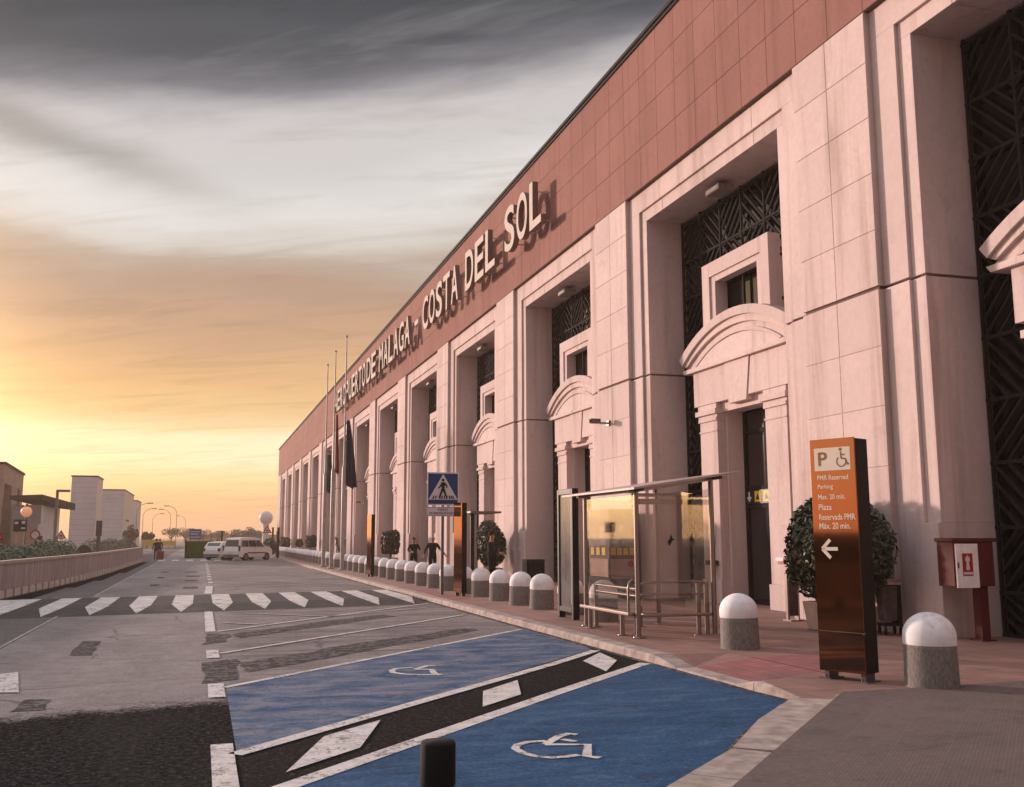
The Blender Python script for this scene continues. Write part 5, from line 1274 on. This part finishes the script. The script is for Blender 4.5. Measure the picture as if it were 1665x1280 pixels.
m_ = MB(); m_.tube([(0, 0, 0), (0, 0, .9)], [.05, .02], 6); m_.build('stem', M['bark'], bt)

# ================================================================== CARS
def van(loc, rz, lab, small=False):
    t = thing('parked_car', lab, 'van' if not small else 'car', loc, rz, 'white cars parked at the far kerb')
    # local: +x forward, z up; side outline
    if not small: out = [(-2.1, .35), (-2.12, .75), (-2.05, 1.1), (-1.92, 1.72), (-1.75, 1.82), (-.4, 1.86), (.45, 1.80), (1.12, 1.2), (1.85, 1.02), (2.05, .8), (2.12, .4), (2.0, .26), (-2.0, .26)]
    else: out = [(-2.0, .35), (-2.02, .8), (-1.9, 1.05), (-1.55, 1.45), (-.6, 1.52), (.2, 1.46), (.95, 1.0), (1.75, .88), (2.0, .7), (2.05, .4), (1.9, .25), (-1.9, .25)]
    def wid(z): return .86 - max(0, z - .95) * .16
    rows = [-1, -.94, .94, 1]
    m_ = MB(); n = len(out); vs = []
    for s_ in rows:
        k = 1 if abs(s_) < .95 else .985
        zc_ = .85
        for x, z in out:
            kk = 1 if abs(s_) < .95 else .97
            vs.append((x * kk, s_ * wid(z), zc_ + (z - zc_) * kk))
    fs = [tuple(range(n)), tuple(range(3 * n, 4 * n))[::-1]]
    for r_ in range(3):
        for i in range(n): fs.append((r_ * n + i, r_ * n + (i + 1) % n, (r_ + 1) * n + (i + 1) % n, (r_ + 1) * n + i))
    m_.add(vs, fs, 0, False); m_.build('body', M['whitecar'], t, bevel=.03)
    top = 1.62 if not small else 1.38; lo = 1.12 if not small else .98
    def side_win(x0, x1, x2, x3):
        for s_ in (-1, 1):
            m_ = MB(); e_ = .012
            m_.add([(x0, s_ * (wid(lo) + e_), lo), (x1, s_ * (wid(lo) + e_), lo), (x2, s_ * (wid(top) + e_), top), (x3, s_ * (wid(top) + e_), top)], [(0, 1, 2, 3)])
            o = m_.build('side_window', M['darkglass'], t)
    if not small: side_win(-1.85, -1.0, -1.0, -1.72); side_win(-.92, -.05, -.05, -.92); side_win(.03, .92, .5, .03)
    else: side_win(-1.5, -.6, -.6, -1.3); side_win(-.52, .65, .25, -.52)
    def rear(x0, z0, x1, z1, w0, w1, nm, mt, e_=.014):
        m_ = MB(); d = 1 if x0 > 0 else -1
        m_.add([(x0 + d * e_, -w0, z0), (x0 + d * e_, w0, z0), (x1 + d * e_, w1, z1), (x1 + d * e_, -w1, z1)], [(0, 1, 2, 3)]); m_.build(nm, mt, t)
    if not small:
        rear(-2.04, 1.13, -1.94, 1.64, .68, .62, 'rear_window', M['darkglass']); rear(-2.12, .62, -2.12, .74, .26, .26, 'number_plate', M['paper'])
        m_ = MB(); m_.box(-2.17, -1.98, -.8, .8, .30, .50); m_.build('bumper', M['greyplastic'], t, bevel=.03)
        rear(.58, 1.68, 1.08, 1.24, .62, .72, 'windscreen', M['darkglass'])
        for s_ in (-1, 1):
            m_ = MB(); m_.box(-2.13, -2.0, s_ * .80 - .05, s_ * .80 + .05, .75, 1.2); m_.build('tail_light', M['tail'], t)
            m_ = MB(); m_.box(-1.1, 1.2, s_ * .875 - .02, s_ * .875 + .02, .58, .68); m_.build('side_moulding', M['greyplastic'], t)
            m_ = MB(); m_.box(.55, .72, s_ * .98 - .1, s_ * .98 + .06, 1.1, 1.25); m_.build('mirror', M['greyplastic'], t, bevel=.03)
            m_ = MB(); m_.box(1.9, 2.06, s_ * .66 - .12, s_ * .66 + .12, .7, .86); m_.build('headlight', M['paper'], t, bevel=.02)
            m_ = MB(); m_.box(-.3, -.14, s_ * .885 - .012, s_ * .885 + .012, .98, 1.02); m_.build('door_handle', M['greyplastic'], t)
    else:
        rear(-1.88, 1.05, -1.6, 1.4, .66, .6, 'rear_window', M['darkglass']); rear(.32, 1.4, .9, 1.04, .6, .7, 'windscreen', M['darkglass'])
        m_ = MB(); m_.box(-2.07, -1.9, -.8, .8, .3, .48); m_.build('bumper', M['greyplastic'], t, bevel=.03)
        for s_ in (-1, 1):
            m_ = MB(); m_.box(-2.03, -1.85, s_ * .74 - .1, s_ * .74 + .1, .7, .95); m_.build('tail_light', M['tail'], t)
    for x in (-1.32, 1.32):
        for s_ in (-1, 1):
            m_ = MB(); m_.tube([(x, s_ * .66, .31), (x, s_ * .885, .31)], .31, 22); o = m_.build('wheel', M['blackmatt'], t)
            m_ = MB(); m_.tube([(x, s_ * .886, .31), (x, s_ * .90, .31)], .19, 18); m_.build('rim', M['steel_grey'], o)
    return t
van((3.75, 84.9, 0), math.radians(48), 'white van with dark windows parked nose to the kerb beside the green enclosure')
van((2.1, 88.5, 0), math.radians(52), 'white hatchback mostly hidden behind the left of the parked van', True)

# ================================================================== PEOPLE
def person(loc, rz, lab, pose='stand', top='clothblack', bottom='clothblack', hair=True, h=1.75, grp=None):
    t = thing('person', lab, 'person', loc, rz, grp); k = h / 1.75
    V = []; E_ = []; R_ = []; G = []
    def v(p, r, g_): V.append(Vector(p) * k); R_.append(r * k); G.append(g_); return len(V) - 1
    def e(a, b): E_.append((a, b))
    # facing -y; x is the person's left when seen from the front mirrored
    pel = v((0, 0, .96), .15, 'b'); sp = v((0, .01, 1.12), .135, 't'); ch = v((0, .0, 1.32), .155, 't'); nb = v((0, .01, 1.46), .075, 't'); nk = v((0, .0, 1.53), .055, 's')
    hd0 = v((0, -.015, 1.60), .078, 's'); hd1 = v((0, -.01, 1.67), .088, 's'); hd2 = v((0, 0, 1.72), .06, 's')
    for a, b in ((pel, sp), (sp, ch), (ch, nb), (nb, nk), (nk, hd0), (hd0, hd1), (hd1, hd2)): e(a, b)
    ns = v((0, -.105, 1.635), .014, 's'); e(hd0, ns)
    arms = {'stand': ((.30, -.02, 1.16), (.30, -.16, .96)), 'apart': ((.33, -.04, 1.19), (.46, -.2, 1.0)), 'phone': ((.27, -.05, 1.16), (.12, -.28, 1.12)), 'raised': ((.30, -.1, 1.2), (.16, -.2, 1.5)), 'walk': ((.26, .1, 1.15), (.27, .0, .93))}
    for s_ in (-1, 1):
        key = pose if not (pose == 'raised' and s_ < 0) else 'phone'
        el, wr = arms[key]
        sh = v((s_ * .19, .0, 1.40), .072, 't'); el_ = v((s_ * el[0], el[1], el[2]), .052, 't'); w1 = v((s_ * wr[0], wr[1], wr[2]), .036, 't')
        e(ch, sh); e(sh, el_); e(el_, w1)
        dvec = (Vector(wr) - Vector(el)).normalized(); dvec = Vector((s_ * dvec.x, dvec.y, dvec.z)); pm = Vector((s_ * wr[0], wr[1], wr[2])) + dvec * .07
        pal = v(pm, .033, 's'); e(w1, pal)
        side = dvec.cross(Vector((0, -1, .2))).normalized()
        for j, L in enumerate((.075, .085, .08, .062)):
            b0_ = v(pm + dvec * .03 + side * (.030 - .020 * j), .0095, 's'); b1_ = v(pm + dvec * (.03 + L * .55) + side * (.033 - .021 * j) + Vector((0, -.012, -.004)), .009, 's'); b2_ = v(pm + dvec * (.03 + L) + side * (.032 - .021 * j) + Vector((0, -.035, -.01)), .007, 's')
            e(pal, b0_); e(b0_, b1_); e(b1_, b2_)
        th1 = v(pm + side * .045 + dvec * .01 + Vector((0, -.015, 0)), .011, 's'); th2 = v(pm + side * .06 + dvec * .05 + Vector((0, -.025, 0)), .009, 's'); e(pal, th1); e(th1, th2)
        st = .16 if pose == 'walk' else .0
        hp = v((s_ * .095, .0, .90), .105, 'b'); kn = v((s_ * .11, -s_ * st - .02, .50), .062, 'b'); an = v((s_ * .12, -s_ * st * 1.3 + .03, .09), .043, 'b'); to = v((s_ * .14, -s_ * st * 1.3 - .13, .04), .04, 'k')
        e(pel, hp); e(hp, kn); e(kn, an); e(an, to)
    me = bpy.data.meshes.new('person_body'); me.from_pydata(V, E_, [])
    o = bpy.data.objects.new('tmp_body', me); scn.collection.objects.link(o)
    sk = o.modifiers.new('skin', 'SKIN'); sk.use_smooth_shade = True
    lay = me.skin_vertices[0].data if me.skin_vertices else None
    if lay is None:
        bm = bmesh.new(); bm.from_mesh(me); bm.verts.layers.skin.verify(); bm.to_mesh(me); bm.free(); lay = me.skin_vertices[0].data
    for i, r in enumerate(R_): lay[i].radius = (r, r); lay[i].use_root = (i == 0)
    ss = o.modifiers.new('sub', 'SUBSURF'); ss.levels = 1; ss.render_levels = 1
    bpy.context.view_layer.update()
    bme = bpy.data.meshes.new_from_object(o.evaluated_get(bpy.context.evaluated_depsgraph_get()))
    bpy.data.objects.remove(o)
    for mname in ('skin', top, bottom, 'black'): bme.materials.append(M[mname])
    segs = [(V[a], V[b], G[b] if G[b] != 't' or G[a] == 't' else G[a]) for a, b in E_]; idx = {'s': 0, 't': 1, 'b': 2, 'k': 3}
    for p in bme.polygons:
        c = p.center; best = (9, 's')
        for a, b, g_ in segs:
            d = b - a; tt = max(0, min(1, (c - a).dot(d) / max(d.dot(d), 1e-9))); dd = (c - a - d * tt).length
            if dd < best[0]: best = (dd, g_)
        p.material_index = idx[best[1]]; p.use_smooth = True
    bo = bpy.data.objects.new('body', bme); scn.collection.objects.link(bo); bo.parent = t
    if hair:
        m_ = MB(); m_.sphere((0, .018 * k, 1.70 * k), .098 * k, 16, 10, 0, (.92, 1.02, .88)); m_.build('hair', M['hair'], t)
    for s_ in (-1, 1):
        m_ = MB(); m_.sphere((s_ * .033 * k, -.086 * k, 1.655 * k), .010 * k, 8, 6); m_.build('eye', M['black'], t)
        m_ = MB(); m_.sphere((s_ * .088 * k, 0, 1.64 * k), .022 * k, 8, 6, 0, (.5, .8, 1.3)); m_.build('ear', M['skin'], t)
    m_ = MB(); m_.box(-.024 * k, .024 * k, -.092 * k, -.085 * k, 1.588 * k, 1.596 * k); m_.build('mouth', M['maroon'], t)
    return t
person((9.15, 40.45, .14), .15, 'bald person in a black coat with arms held out, beside the crossing sign', 'apart', hair=False, h=1.75)
person((9.2, 44.5, .14), -.2, 'person in black with one hand raised to the head, left of the bald person', 'raised', h=1.66)
person((9.15, 31.7, .14), .9, 'person in dark jacket in front of the tall dark bush', 'phone', 'clothgrey', 'clothblack', h=1.84)
person((-3.45, 86.0, 0), PI, 'far pedestrian in black pulling a red suitcase at the end of the barrier', 'walk', h=1.72)
person((-3.6, 97.0, 0), PI, 'further pedestrian in dark clothes ahead of the suitcase puller', 'walk', 'clothgrey', h=1.7)
t = thing('suitcase', 'dark red suitcase standing beside the far pedestrian', 'suitcase', (-3.12, 85.5, .0), .2)
m_ = MB(); m_.box(-.27, .27, -.16, .16, .07, .78); m_.build('shell', M['suitcase'], t, bevel=.06)
m_ = MB(); m_.tube([(-.1, .1, .78), (-.1, .1, 1.02), (.1, .1, 1.02), (.1, .1, .78)], .012, 8); m_.build('handle', M['steel_dark'], t)
for x in (-.2, .2):
    m_ = MB(); m_.tube([(x - .015, 0, .04), (x + .015, 0, .04)], .04, 10); m_.build('wheel', M['blackmatt'], t)

# ================================================================== AIR
hz = MB(); hz.box(-420, 420, -60, 900, -1.0, 17.0)
hm = bpy.data.materials.new('haze_air'); hm.use_nodes = True; ht = hm.node_tree; ht.nodes.clear()
pvn = nd(ht, 'ShaderNodeVolumePrincipled'); pvn.inputs['Color'].default_value = (0.95, 0.76, 0.60, 1); pvn.inputs['Density'].default_value = 0.0007; pvn.inputs['Anisotropy'].default_value = 0.3
hout = nd(ht, 'ShaderNodeOutputMaterial'); ht.links.new(pvn.outputs[0], hout.inputs['Volume'])
ho = hz.build('haze', hm); ho['kind'] = 'stuff'
